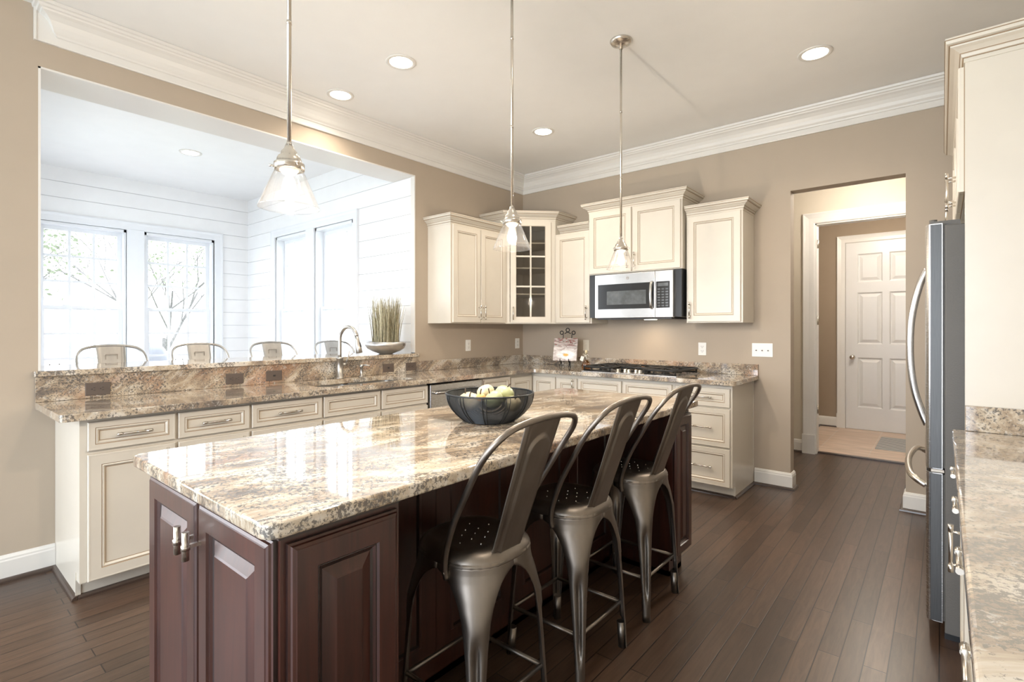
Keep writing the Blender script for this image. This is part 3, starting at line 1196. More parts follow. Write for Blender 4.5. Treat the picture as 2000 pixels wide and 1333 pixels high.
# faucet
t = thing('faucet', 'brushed nickel gooseneck pull-down faucet behind the sink', 'faucet', (0.082, -2.415, 0.9148))
B('satin_nickel').lathe([(0.0, 0), (0.032, 0), (0.032, 0.008), (0.025, 0.012), (0.025, 0.155), (0.027, 0.157), (0.027, 0.168), (0.015, 0.172), (0, 0.172)]).obj('base', t)
m = B('satin_nickel')
arc = [(0, 0, 0.168), (0, 0, 0.24), (0, 0, 0.31)] + [(0.085 - 0.085 * cos(a), 0.030 * (1 - cos(a)) / 2 * 1.4, 0.31 + 0.098 * sin(a)) for a in [radians(x) for x in range(20, 165, 12)]]
m.tube(spline(arc, 3), 0.0145, 14)
m.obj('spout', t)
e = Vector(arc[-1])
m = B('satin_nickel')
dd = Vector((0.02, 0.006, -0.1)).normalized()
m.tube([e, e + dd * 0.03, e + dd * 0.08, e + dd * 0.13, e + dd * 0.133], [0.0135, 0.016, 0.021, 0.025, 0.022], 16)
sp = m.obj('spray_head', t)
m = B('black_plastic')
m.cyl(e + dd * 0.05 + Vector((0.014, 0.008, 0)), e + dd * 0.085 + Vector((0.020, 0.009, 0)), 0.006, 8)
m.obj('spray_button', sp)
m = B('satin_nickel')
m.cyl((0, 0.02, 0.11), (0, 0.062, 0.11), 0.013, 12)
m.tube([(0, 0.05, 0.115), (0.0, 0.072, 0.16), (0.0, 0.085, 0.215)], [0.006, 0.005, 0.005], 8)
m.obj('lever', t)
t = thing('soap_dispenser', 'small nickel soap dispenser right of the faucet', 'soap dispenser', (0.085, -2.22, 0.9148))
B('satin_nickel').lathe([(0, 0), (0.022, 0), (0.022, 0.006), (0.013, 0.012), (0.012, 0.075), (0.016, 0.080), (0.017, 0.10), (0, 0.104)]).obj('base', t)
B('satin_nickel').tube([(0, 0, 0.09), (0.03, 0.012, 0.098), (0.075, 0.03, 0.094)], [0.007, 0.006, 0.004], 8).obj('spout', t)

# ------------------------------------------------------------------ electrical plates


def slot_pair(m, x, z, s=1.0, horiz=False):
    def bx(a0, a1, b0, b1):
        if horiz:
            m.box(x + b0, x + b1, -0.0088, -0.006, z + a0, z + a1)
        else:
            m.box(x + a0, x + a1, -0.0088, -0.006, z + b0, z + b1)
    bx(-0.0085, -0.006, -0.002, 0.008)
    bx(0.006, 0.0085, -0.002, 0.007)
    bx(-0.0025, 0.0025, -0.011, -0.006)


def outlet(label, loc, rz, plate='white_plastic', kind='outlet', horiz=False, group=None, name='wall_outlet', w=0.072, h=0.115):
    t = thing(name, label, 'light switch' if kind == 'switch3' else 'outlet', loc, rz, group)
    if horiz:
        w, h = h, w
    m = B(plate).box(-w / 2, w / 2, -0.006, -0.0005, -h / 2, h / 2)
    m.obj('plate', t, bevel=0.003)
    if kind == 'outlet':
        for s in (-1, 1):
            m = B(plate)
            c = (s * 0.0195, 0) if horiz else (0, s * 0.0195)
            m.prism([(c[0] + 0.0155 * cos(2 * pi * k / 20), c[1] + 0.0135 * sin(2 * pi * k / 20)) for k in range(20)], 0.0, 0.0022)
            m.xf(Matrix.Translation((0, -0.0058, 0)) @ Matrix.Rotation(pi / 2, 4, 'X'))
            r = m.obj('receptacle', t)
            m = B('slot_dark' if plate != 'bronze_plate' else 'black_plastic')
            slot_pair(m, c[0], c[1], horiz=horiz)
            m.obj('slots', r)
    elif kind == 'jack':
        B('black_plastic').box(-0.008, 0.008, -0.008, -0.0058, -0.006, 0.006).obj('jack', t)
    elif kind == 'switch':
        B(plate).box(-0.006, 0.006, -0.0075, -0.0055, -0.012, 0.012).obj('toggle_bezel', t)
        B(plate).box(-0.004, 0.004, -0.016, -0.0055, 0.0, 0.008).obj('toggle', t)
    elif kind == 'switch3':
        for s in (-1, 0, 1):
            b = B('white_plastic').box(s * 0.046 - 0.006, s * 0.046 + 0.006, -0.0075, -0.0055, -0.012, 0.012).obj('toggle_bezel', t)
            B('slot_dark').box(s * 0.046 - 0.0045, s * 0.046 + 0.0045, -0.0165, -0.0075, -0.008, 0.001).obj('toggle', b)
    return t


BX = 0.0215
outlet('brown double outlet at the left end of the granite splash', (BX, -3.922, 0.966), pi / 2, 'bronze_plate', horiz=True)
outlet('brown double outlet on the splash just left of a brown jack plate', (BX, -3.179, 0.968), pi / 2, 'bronze_plate', horiz=True)
outlet('brown jack plate on the splash just left of the faucet', (BX, -2.909, 0.970), pi / 2, 'bronze_plate', 'jack', horiz=True, name='jack_plate')
outlet('brown jack plate on the splash just right of the faucet', (BX, -1.908, 0.968), pi / 2, 'bronze_plate', 'jack', horiz=True, name='jack_plate')
outlet('brown double outlet at the right end of the bar splash below the grass bowl', (BX, -1.660, 0.966), pi / 2, 'bronze_plate', horiz=True)
outlet('ivory outlet on the left wall below the double cabinet', (0.0005, -0.902, 1.138), pi / 2, 'white_plastic')
outlet('ivory outlet on the left wall right beside the room corner', (0.0005, -0.107, 1.142), pi / 2, 'white_plastic')
outlet('beige switch plate on the back wall beside the flower painting', (0.854, -0.0005, 1.134), 0, 'ivory_plate', 'switch', name='switch_plate')
outlet('white outlet on the back wall right of the cooktop', (2.073, -0.0005, 1.127), 0, 'white_plastic')
outlet('white three-gang switch plate on the back wall left of the passage', (2.574, -0.0005, 1.130), 0, 'white_plastic', 'switch3', name='switch_plate', w=0.163)

# ------------------------------------------------------------------ upper cabinets
UD = 0.312
U0, U1, U2 = 1.36, 2.274, 2.43
CAB_CR = [(0.0, -0.012), (0.004, -0.012), (0.004, 0.004), (0.010, 0.008), (0.012, 0.018), (0.018, 0.026), (0.030, 0.036), (0.044, 0.043), (0.046, 0.052), (0.055, 0.056), (0.060, 0.070), (0.060, 0.076), (0.0, 0.076)]


def cab_crown(par, path, z, side, prof=CAB_CR, mapf=None):
    m = B('cream')
    f = lambda a, b, h: (a, b, z + h)
    m.sweep(path, prof, f, side)
    m.mat('glaze')
    for o, h in ((0.0065, 0.004), (0.0145, 0.0200), (0.0480, 0.0480), (0.0600, 0.0665)):
        m.sweep(path, [(o - 0.004, h), (o + 0.0012, h), (o + 0.0012, h + 0.0030), (o - 0.004, h + 0.0030)], f, side)
    return m.obj('crown_molding', par)


t = thing('wall_cabinet', 'cream two-door wall cabinet on the left wall beside the pass-through', 'cabinet', (0, -1.44, 0), pi / 2)
wd = 0.762
B('cream').box(0, wd, -UD, -0.002, U0, U1).obj('body', t)
door(t, 0.016, 0.378, U0 + 0.008, U1 - 0.012, -UD, 0.350, U0 + 0.105)
door(t, 0.386, wd - 0.014, U0 + 0.008, U1 - 0.012, -UD, 0.414, U0 + 0.105)
cab_crown(t, [(0, -0.002), (0, -UD), (wd - 0.06, -UD)], U1, -1)

t = thing('corner_wall_cabinet', 'cream corner wall cabinet with a glass door of six panes', 'cabinet', (0, 0, 0))
a0, a1 = 0.677, UD
t_out = [(0.002, -0.002), (0.002, -a0), (a1, -a0), (a0, -a1), (a0, -0.002)]
m = B('cream')
m.prism(t_out, U0, U0 + 0.018)
m.prism(t_out, U2 - 0.018, U2)
m.box(0.002, a1, -a0, -a0 + 0.016, U0 + 0.018, U2 - 0.018)
m.box(a0 - 0.016, a0, -a1, -0.002, U0 + 0.018, U2 - 0.018)
m.mat('cabinet_inside')
m.box(0.002, 0.01, -a0 + 0.016, -0.002, U0 + 0.018, U2 - 0.018)
m.box(0.01, a0 - 0.016, -0.01, -0.002, U0 + 0.018, U2 - 0.018)
m.obj('body', t)
for zz in (1.66, 1.93, 2.19):
    B('cabinet_inside').prism([(0.012, -0.012), (0.012, -0.63), (0.28, -0.63), (0.63, -0.28), (0.63, -0.012)], zz, zz + 0.014).obj('shelf', t)
# diagonal face: local frame along (1,1)/sqrt2
dl = (a0 - a1) * sqrt(2)
M = Matrix.Translation((a1, -a0, 0)) @ Matrix.Rotation(pi / 4, 4, 'Z')
m = B('cream')
for q in ((0, 0.045), (dl - 0.045, dl)):
    m.box(q[0], q[1], -0.001, 0.018, U0, U2)
m.box(0.045, dl - 0.045, -0.001, 0.018, U0, U0 + 0.02).box(0.045, dl - 0.045, -0.001, 0.018, U2 - 0.03, U2)
for xx in (0.012, 0.022, dl - 0.022, dl - 0.012):
    m.mat('cream').box(xx - 0.0035, xx + 0.0035, -0.004, -0.001, U0 + 0.02, U2 - 0.03)
m.xf(M).obj('face_frame', t)
m = B('cream')
d0, d1, e0, e1 = 0.050, dl - 0.050, U0 + 0.010, U2 - 0.016
g0, g1, h0, h1 = d0 + 0.060, d1 - 0.060, e0 + 0.062, e1 - 0.058
m.box(d0, g0, -0.022, -0.002, e0, e1).box(g1, d1, -0.022, -0.002, e0, e1)
m.box(g0, g1, -0.022, -0.002, e0, h0).box(g0, g1, -0.022, -0.002, h1, e1)
gm = (g0 + g1) / 2
m.box(gm - 0.008, gm + 0.008, -0.020, -0.006, h0, h1)
for i in (1, 2):
    zz = h0 + (h1 - h0) * i / 3
    m.box(g0, gm - 0.008, -0.020, -0.006, zz - 0.008, zz + 0.008).box(gm + 0.008, g1, -0.020, -0.006, zz - 0.008, zz + 0.008)
m.mat('glaze')
for q in ((g0 - 0.004, g0 - 0.0015, h0 - 0.004, h1 + 0.004), (g1 + 0.0015, g1 + 0.004, h0 - 0.004, h1 + 0.004)):
    m.box(q[0], q[1], -0.0226, -0.022, q[2], q[3])
for q in ((g0, g1, h0 - 0.004, h0 - 0.0015), (g0, g1, h1 + 0.0015, h1 + 0.004)):
    m.box(q[0], q[1], -0.0226, -0.022, q[2], q[3])
dr = m.xf(M).obj('door', t)
m = B('cabinet_glass')
m.face([m.v(g0, -0.010, h0), m.v(g1, -0.010, h0), m.v(g1, -0.010, h1), m.v(g0, -0.010, h1)])
m.xf(M).obj('glass_pane', dr, recalc=False)
m = B('nickel')
hp = Vector((d0 + 0.028, -0.052, U0 + 0.105))
m.cyl(hp - Vector((0, 0, 0.067)), hp + Vector((0, 0, 0.067)), 0.0058, 12)
for s in (-1, 1):
    m.cyl(hp + Vector((0, 0, s * 0.045)), hp + Vector((0, 0.03, s * 0.045)), 0.0045, 8)
m.xf(M).obj('handle', dr)
cab_crown(t, [(0.002, -a0), (a1, -a0), (a0, -a1), (a0, -0.002)], U2, -1)

t = thing('wall_cabinet', 'cream single-door wall cabinet between corner cabinet and microwave', 'cabinet', (0.679, 0, 0))
wd = 0.430
B('cream').box(0, wd, -UD, -0.002, U0, U1).obj('body', t)
door(t, 0.016, wd - 0.014, U0 + 0.008, U1 - 0.012, -UD, wd - 0.040, U0 + 0.105)
cab_crown(t, [(0.06, -UD), (wd - 0.001, -UD)], U1, -1)

MD = 0.362
t = thing('wall_cabinet', 'raised cream two-door wall cabinet mounted above the microwave', 'cabinet', (1.110, 0, 0))
wd = 0.922
B('cream').box(0, wd, -MD, -0.002, 1.825, U2).obj('body', t)
door(t, 0.010, 0.452, 1.832, U2 - 0.012, -MD, 0.424, 1.93)
door(t, 0.466, wd - 0.012, 1.832, U2 - 0.012, -MD, 0.494, 1.93)
cab_crown(t, [(0, -0.002), (0, -MD), (wd, -MD), (wd, -0.002)], U2, -1)

t = thing('wall_cabinet', 'cream single-door wall cabinet to the right of the microwave', 'cabinet', (2.050, 0, 0))
wd = 0.457
B('cream').box(0, wd, -UD, -0.002, U0, U1).obj('body', t)
door(t, 0.014, wd - 0.014, U0 + 0.008, U1 - 0.012, -UD, 0.040, U0 + 0.105)
cab_crown(t, [(0.0, -UD), (wd, -UD), (wd, -0.002)], U1, -1)

# microwave
t = thing('microwave', 'stainless steel over-the-range microwave below the raised cabinet', 'microwave', (1.205, 0, 1.395))
mw, mh, md = 0.765, 0.425, 0.375
B('black_plastic').box(-0.078, mw + 0.060, -md, -0.003, 0.018, mh).obj('housing', t)
m = B('steel_h')
m.box(0, mw - 0.165, -md - 0.040, -md - 0.001, 0.012, mh - 0.006)
dr = m.obj('door', t, bevel=0.004)
m = B('black_glass').box(0.035, mw - 0.170, -md - 0.0425, -md - 0.039, 0.095, mh - 0.100)
m.obj('door_glass', dr, bevel=0.002)
m = B('window_film').box(0.13, mw - 0.245, -md - 0.0435, -md - 0.0425, 0.135, mh - 0.165)
m.obj('viewing_window', dr)
m = B('steel_h')
x = mw - 0.190
m.tube(spline([(x, -md - 0.040, 0.095), (x, -md - 0.062, 0.12), (x, -md - 0.072, 0.21), (x, -md - 0.062, 0.30), (x, -md - 0.040, 0.325)], 6), 0.013, 10)
m.obj('handle', dr)
m = B('steel_h').box(mw - 0.163, mw, -md - 0.040, -md - 0.001, 0.012, mh - 0.006)
cp = m.obj('control_panel', t, bevel=0.004)
m = B('black_glass').box(mw - 0.150, mw - 0.028, -md - 0.0425, -md - 0.039, 0.095, mh - 0.100)
kp = m.obj('keypad', cp)
for i in range(7):
    for j in range(3):
        B('window_film').box(mw - 0.137 + j * 0.036, mw - 0.137 + j * 0.036 + 0.024, -md - 0.0435, -md - 0.0425, 0.108 + i * 0.024, 0.108 + i * 0.024 + 0.013).obj('button', kp)
B('window_film').box(mw - 0.137, mw - 0.041, -md - 0.0435, -md - 0.0425, 0.283, 0.312).obj('display', kp)
m = B('nickel_dark')
cxx, czz = 0.34, mh - 0.052
m.tube([(cxx + 0.012 * cos(2 * pi * k / 20), -md - 0.041, czz + 0.012 * sin(2 * pi * k / 20)) for k in range(20)], 0.0015, 6, closed=True)
m.tube([(cxx - 0.006, -md - 0.041, czz - 0.003), (cxx - 0.002, -md - 0.041, czz + 0.006), (cxx + 0.002, -md - 0.041, czz - 0.003), (cxx + 0.006, -md - 0.041, czz + 0.005)], 0.0012, 6)
m.obj('emblem', dr)
m = B('black_plastic').box(0.02, mw - 0.02, -md - 0.02, -0.02, 0.0, 0.014)
gr = m.obj('vent_grille', t)
lm = B('lamp_disc').box(0.40, 0.50, -0.20, -0.14, -0.002, 0.0).obj('task_lamp', t)
d_ = bpy.data.lights.new('task_light', 'SPOT')
d_.energy = 3.8
d_.spot_size = radians(160)
d_.spot_blend = 1.0
d_.color = (1.0, 0.74, 0.48)
d_.shadow_soft_size = 0.12
o_ = bpy.data.objects.new('task_light', d_)
COL.objects.link(o_)
o_.parent = t
o_.location = (0.40, -0.24, -0.012)
o_.rotation_euler = (radians(12), 0, 0)

# ------------------------------------------------------------------ cooktop
t = thing('gas_cooktop', 'stainless gas cooktop with black iron grates set in the granite', 'cooktop', (1.625, -0.345, 0.9142))
m = B('steel').prism(rrect(-0.455, 0.455, -0.262, 0.262, 0.012, 3), 0.0, 0.008)
m.obj('tray', t, bevel=0.002)
for bx_, by_, br in ((-0.30, 0.12, 0.035), (-0.30, -0.12, 0.045), (0.30, 0.12, 0.045), (0.30, -0.12, 0.035), (0.0, 0.08, 0.055)):
    m = B('black_iron')
    m.lathe([(0, 0.008), (br, 0.008), (br, 0.018), (br * 0.8, 0.020), (br * 0.8, 0.028), (br * 0.5, 0.030), (0, 0.030)], (bx_, by_, 0), 18)
    m.obj('burner', t)
for gx0, gx1 in ((-0.445, -0.155), (-0.148, 0.148), (0.155, 0.445)):
    m = B('black_iron')
    y0, y1 = -0.245, 0.245
    if gx0 == -0.148:
        y0 = -0.08
    h = 0.046
    cxg, cyg = (gx0 + gx1) / 2, (y0 + y1) / 2
    loop = [(x, y, h) for x, y in rrect(gx0, gx1, y0, y1, 0.03, 4)]
    m.tube(loop, 0.0095, 6, closed=True)
    for yy in ([y0 + 0.125, y1 - 0.125] if y0 < -0.2 else [0.08]):
        for sg in (-1, 1):
            xe = gx0 if sg < 0 else gx1
            m.tube([(xe, yy, h), (xe - sg * 0.09, yy, h + 0.008), (xe - sg * 0.112, yy, h + 0.004)], 0.0085, 6)
            m.tube([(cxg, yy + sg * 0.12, h), (cxg, yy + sg * 0.045, h + 0.008)], 0.0085, 6)
            for s2_ in (-1, 1):
                m.tube([(xe, yy + s2_ * 0.09, h), (cxg + sg * 0.035, yy + s2_ * 0.035, h + 0.007)], 0.0075, 6)
    if y0 < -0.2:
        m.tube([(gx0, 0, h), (gx1, 0, h)], 0.0085, 6)
    for yy in (y0, y1):
        m.tube([(gx0 + 0.02, yy, 0.014), (gx1 - 0.02, yy, 0.014)], 0.008, 6)
        for k in range(1, 3):
            xx = gx0 + (gx1 - gx0) * k / 3
            m.tube([(xx, yy, 0.014), (xx, yy, h)], 0.007, 6)
    for fx in (gx0 + 0.012, gx1 - 0.012):
        for fy in (y0 + 0.012, y1 - 0.012):
            m.tube([(fx, fy, h), (fx, fy, 0.009)], [0.007, 0.009], 6)
    m.obj('grate', t)
for k, (kx, ky) in enumerate(((-0.105, -0.20), (-0.052, -0.165), (0.0, -0.20), (0.052, -0.165), (0.105, -0.20))):
    m = B('chrome')
    m.lathe([(0, 0.008), (0.024, 0.008), (0.024, 0.012), (0.018, 0.014), (0.0165, 0.036), (0, 0.038)], (kx, ky, 0), 16)
    m.obj('knob', t)

# ------------------------------------------------------------------ easel, painting, bottle
ES = 0.0
t = thing('plate_easel', 'black wrought iron easel with three scroll loops on the counter', 'easel', (0.735, -0.20, 0.9148), radians(12))
m = B('black_iron')


def circ(cx, cz, r, y):
    return [(cx + r * cos(2 * pi * k / 16), y, cz + r * sin(2 * pi * k / 16)) for k in range(16)]


for sx in (-0.048, 0.048):
    m.tube(spline([(sx, -0.055, 0.085), (sx, -0.052, 0.058), (sx, -0.03, 0.050), (sx, -0.012, 0.056), (sx, 0.012, 0.16), (sx, 0.035, 0.30), (sx, 0.040, 0.335)], 5), 0.0038, 8)
    m.tube([(sx, -0.022, 0.052), (sx - 0.004, -0.045, 0.0)], 0.0042, 8)
    m.tube([(sx, -0.015, 0.055), (sx + 0.010, -0.030, 0.0)], 0.0042, 8)
    m.tube(circ(sx + (0.018 if sx > 0 else -0.018), 0.352, 0.018, 0.042), 0.0048, 8, closed=True)
m.tube(circ(0, 0.380, 0.019, 0.044), 0.0048, 8, closed=True)
m.tube([(-0.034, 0.042, 0.343), (0, 0.044, 0.360)], 0.0045, 8)
m.tube([(0.034, 0.042, 0.343), (0, 0.044, 0.360)], 0.0045, 8)
m.tube([(0, 0.02, 0.20), (0, 0.110, 0.002)], 0.0038, 8)
m.tube([(-0.048, 0.014, 0.18), (0.048, 0.014, 0.18)], 0.0034, 8)
m.obj('stand', t)
t = thing('flower_painting', 'small square painting of a white daisy resting on the iron easel', 'painting', (0.735, -0.205, 0.9148 + 0.062), radians(12))
m = B('flower_painting').box(-0.130, 0.130, -0.012, 0.0, 0.0, 0.235)
m.xf(Matrix.Translation((0, -0.030, 0)) @ Matrix.Rotation(radians(-11), 4, 'X'))
cv = m.obj('canvas', t)
m = B('black_plastic').box(-0.1295, 0.1295, 0.0002, 0.002, 0.0005, 0.2345)
m.xf(Matrix.Translation((0, -0.030, 0)) @ Matrix.Rotation(radians(-11), 4, 'X'))
m.obj('backing', t)

t = thing('oil_bottle', 'squat amber glass bottle with a ribbon and paper tag', 'bottle', (1.075, -0.36, 0.9148), radians(10))
B('amber_glass').lathe([(0, 0.002), (0.040, 0.002), (0.046, 0.010), (0.047, 0.045), (0.040, 0.066), (0.018, 0.082), (0.013, 0.090)], seg=18).obj('oil', t)
B('clear_glass').lathe([(0, 0), (0.042, 0), (0.048, 0.010), (0.049, 0.047), (0.042, 0.068), (0.019, 0.086), (0.013, 0.105), (0.013, 0.150), (0.016, 0.153)], seg=18).obj('glass', t)
B('gourd_cream').lathe([(0, 0.148), (0.011, 0.148), (0.013, 0.170), (0.010, 0.186), (0, 0.188)], seg=12).obj('stopper', t)
m = B('ribbon')
for a in (0.3, 1.4, 2.5, 3.9, 5.2):
    m.tube(spline([(0, -0.014, 0.125), (0.018 * cos(a), -0.018, 0.140 + 0.012 * sin(a)), (0.036 * cos(a), -0.020, 0.125 + 0.034 * sin(a))], 4), 0.0022, 5)
m.obj('ribbon', t)
m = B('tag_paper').box(-0.016, 0.016, -0.001, 0.001, -0.045, 0.0)
m.xf(Matrix.Translation((-0.022, -0.030, 0.125)) @ Matrix.Rotation(radians(22), 4, 'Y'))
m.obj('paper_tag', t)

# ------------------------------------------------------------------ grass bowl on the bar
t = thing('grass_planter', 'hammered pewter bowl of dried grass on the raised bar', 'planter', (-0.11, -1.835, 1.0835))
m = B('pewter')
m.lathe([(0.0, 0.0), (0.058, 0.0), (0.062, 0.003), (0.120, 0.025), (0.160, 0.050), (0.178, 0.075), (0.180, 0.088), (0.172, 0.105), (0.164, 0.110), (0.160, 0.106), (0.166, 0.088), (0.15, 0.06), (0.10, 0.035), (0, 0.02)], seg=28)
for v in m.bm.verts:
    a = math.atan2(v.co.y, v.co.x)
    f = 1 + 0.022 * sin(7 * a + v.co.z * 60) + 0.014 * sin(12 * a + 2)
    v.co.x *= f
    v.co.y *= f
m.obj('bowl', t)
B('bark').lathe([(0, 0.085), (0.150, 0.085), (0.150, 0.095), (0, 0.099)], seg=24).obj('soil', t)
for mat_, cnt, nm in (('straw', 190, 'dried_grass'), ('straw_pale', 130, 'dried_grass')):
    m = B(mat_)
    for k in range(cnt):
        a = random.uniform(0, 2 * pi)
        r = 0.135 * sqrt(random.random())
        x, y = r * cos(a), r * sin(a) * 0.8
        h = random.uniform(0.30, 0.44)
        lx = x * random.uniform(0.05, 0.35) + random.uniform(-0.035, 0.035)
        ly = y * random.uniform(0.05, 0.35) + random.uniform(-0.035, 0.035)
        w_ = random.uniform(0.0016, 0.0032)
        m.tube([(x, y, 0.095), (x + lx * 0.35, y + ly * 0.35, 0.095 + h * 0.5), (x + lx, y + ly, 0.095 + h)], [w_, w_ * 0.9, 0.0005], 4, caps=False)
    g = m.obj(nm, t)
    g['kind'] = 'stuff'

# ------------------------------------------------------------------ island
IX0, IX1, IY0, IY1 = 1.774, 2.698, -4.190, -1.795
bx0, bx1, by0, by1 = 1.832, 2.656, -4.140, -1.850
RX = 2.30        # knee-space wall
SEG0, SEG1 = -3.830, -2.075
isl = thing('kitchen_island', 'dark cherry kitchen island cabinet in the middle of the floor', 'island', (0, 0, 0))
m = B('cherry')
m.box(bx0, RX, by0, by1, 0.10, 0.8785)
m.box(RX, bx1, by0, SEG0, 0.10, 0.8785)
m.box(RX, bx1, SEG1, by1, 0.10, 0.8785)
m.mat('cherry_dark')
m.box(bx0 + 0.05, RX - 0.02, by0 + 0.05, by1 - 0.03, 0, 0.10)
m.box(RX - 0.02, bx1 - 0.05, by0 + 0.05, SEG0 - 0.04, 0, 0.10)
m.mat('cherry')
m.box(RX - 0.03, bx1 - 0.03, SEG1 + 0.03, by1 - 0.03, 0, 0.10)
m.box(RX - 0.03, RX - 0.012, SEG0, SEG1, 0, 0.10)
m.obj('body', isl)
m = B('cherry')
m.sweep([(bx1 - 0.03, by1 - 0.03), (bx1 - 0.03, SEG1 + 0.03), (RX - 0.012, SEG1 + 0.03), (RX - 0.012, SEG0 - 0.03), (bx1 - 0.05, SEG0 - 0.03)][:4], [(0, 0), (0.022, 0), (0.022, 0.012), (0.010, 0.026), (0, 0.026)], world_xyz, -1)
m.obj('shoe_molding', isl)
# moulding below the top
m = B('cherry_dark')
m.box(bx0 - 0.006, bx1 + 0.006, by0 - 0.006, by0, 0.862, 0.8785)
m.box(bx1, bx1 + 0.006, by0, SEG0, 0.862, 0.8785)
m.obj('top_rail', isl)


def rot_panel(x0, x1, z0, z1, prof, loc, rz):
    return MB().panel(x0, x1, z0, z1, 0, prof).xf(Matrix.Translation(loc) @ Matrix.Rotation(rz, 4, 'Z'))


# two doors on the near end
mid = (bx0 + bx1) / 2
for x0, x1, hx in ((bx0 + 0.012, mid - 0.003, mid - 0.030), (mid + 0.003, bx1 - 0.010, mid + 0.030)):
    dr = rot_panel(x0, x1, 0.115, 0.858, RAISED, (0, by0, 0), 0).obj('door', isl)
    m = B('nickel')
    c = Vector((hx, by0 - 0.022 - 0.034, 0.762))
    m.cyl(c - Vector((0, 0, 0.036)), c + Vector((0, 0, 0.036)), 0.0085, 14)
    m.cyl(c - Vector((0, 0, 0.010)), c + Vector((0, 0, 0.004)), 0.0105, 14)
    m.box(c.x - 0.005, c.x + 0.005, c.y, c.y + 0.036, c.z - 0.006, c.z + 0.003)
    m.obj('handle', dr)
# panel on the right of the near block, and on the far block (both face +X)
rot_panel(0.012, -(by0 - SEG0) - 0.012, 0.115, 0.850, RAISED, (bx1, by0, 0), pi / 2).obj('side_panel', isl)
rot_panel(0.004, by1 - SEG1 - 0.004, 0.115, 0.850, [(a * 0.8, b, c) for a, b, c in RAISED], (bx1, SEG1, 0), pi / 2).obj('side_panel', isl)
# knee-space panels
L_ = SEG1 - SEG0
FLATP = [(0.0, 0.0, 'cherry'), (0.0, 0.008, 'cherry'), (0.070, 0.008, 'cherry'), (0.074, 0.012, 'cherry'), (0.082, 0.012, 'cherry_dark'), (0.088, 0.004, 'cherry'), (0.096, 0.004, 'cherry')]
n_ = 4
for k in range(n_):
    a, b = L_ * k / n_, L_ * (k + 1) / n_
    rot_panel(a + 0.001, b - 0.001, 0.10, 0.872, FLATP, (RX, SEG0, 0), pi / 2).obj('back_panel', isl)
top = B('granite_island').prism(rrect(IX0, IX1, IY0, IY1, 0.035, 6), 0.879, 0.914).obj('island_top', bevel=0.007, seg=3)
tag(top, 'glossy granite slab with rounded corners on the island cabinet', 'countertop')

# ------------------------------------------------------------------ wire bowl and gourds
t = thing('wire_bowl', 'round dark wire fruit bowl on the island granite', 'bowl', (2.235, -3.02, 0.9148))


def bowl_r(z):   # z 0..0.118
    s = min(1, max(0, z / 0.118))
    return 0.105 + 0.083 * (1 - (1 - s) ** 2.1)


m = B('wire_dark')
for k in range(52):
    z = 0.003 + 0.112 * k / 51
    r = bowl_r(z)
    m.tube([(r * cos(2 * pi * i / 48), r * sin(2 * pi * i / 48), z) for i in range(48)], 0.00115, 4, closed=True)
m.obj('winding_wire', t)
m = B('wire_dark')
m.tube([(0.188 * cos(2 * pi * i / 56), 0.188 * sin(2 * pi * i / 56), 0.120) for i in range(56)], 0.0038, 8, closed=True)
m.tube([(0.108 * cos(2 * pi * i / 48), 0.108 * sin(2 * pi * i / 48), 0.0035) for i in range(48)], 0.003, 8, closed=True)
m.obj('rim', t)
m = B('wire_dark')
for k in range(12):
    for off in (-0.045, 0.045):
        a = 2 * pi * k / 12 + off + 0.1
        m.tube([((bowl_r(z) + 0.002) * cos(a), (bowl_r(z) + 0.002) * sin(a), z) for z in [0.004 + 0.115 * i / 8 for i in range(9)]], 0.0019, 6)
m.obj('ribs', t)
m = B('wire_dark')
for k in range(22):
    r = 0.006 + 0.1 * k / 21
    m.tube([(r * cos(2 * pi * i / 32), r * sin(2 * pi * i / 32), 0.003) for i in range(32)], 0.0018, 4, closed=True)
m.obj('base', t)


def gourd(label, loc, r, mat, tilt, name='gourd', squash=0.85, cat='gourd'):
    t = thing(name, label, cat, loc)
    m = B(mat)
    prof = [(0, -squash), (0.35, -0.97 * squash), (0.75, -0.68 * squash), (0.97, -0.25 * squash), (1.0, 0.1 * squash), (0.88, 0.52 * squash), (0.6, 0.82 * squash), (0.28, 0.93 * squash), (0.1, 0.86 * squash), (0, 0.80 * squash)]
    m.lathe([(a * r, b * r) for a, b in prof], seg=20)
    for v in m.bm.verts:
        a = math.atan2(v.co.y, v.co.x)
        f = 1 + 0.03 * sin(5 * a)
        v.co.x *= f
        v.co.y *= f
    R = Matrix.Rotation(tilt[0], 4, 'X') @ Matrix.Rotation(tilt[1], 4, 'Y')
    m.xf(R).obj('flesh', t)
    B('stem_brown').tube([(0, 0, 0.78 * squash * r), (0.003, 0.002, 0.78 * squash * r + 0.012), (0.009, 0.004, 0.78 * squash * r + 0.024)], [0.003, 0.0024, 0.0028], 6).xf(R).obj('stem', t)
    return t


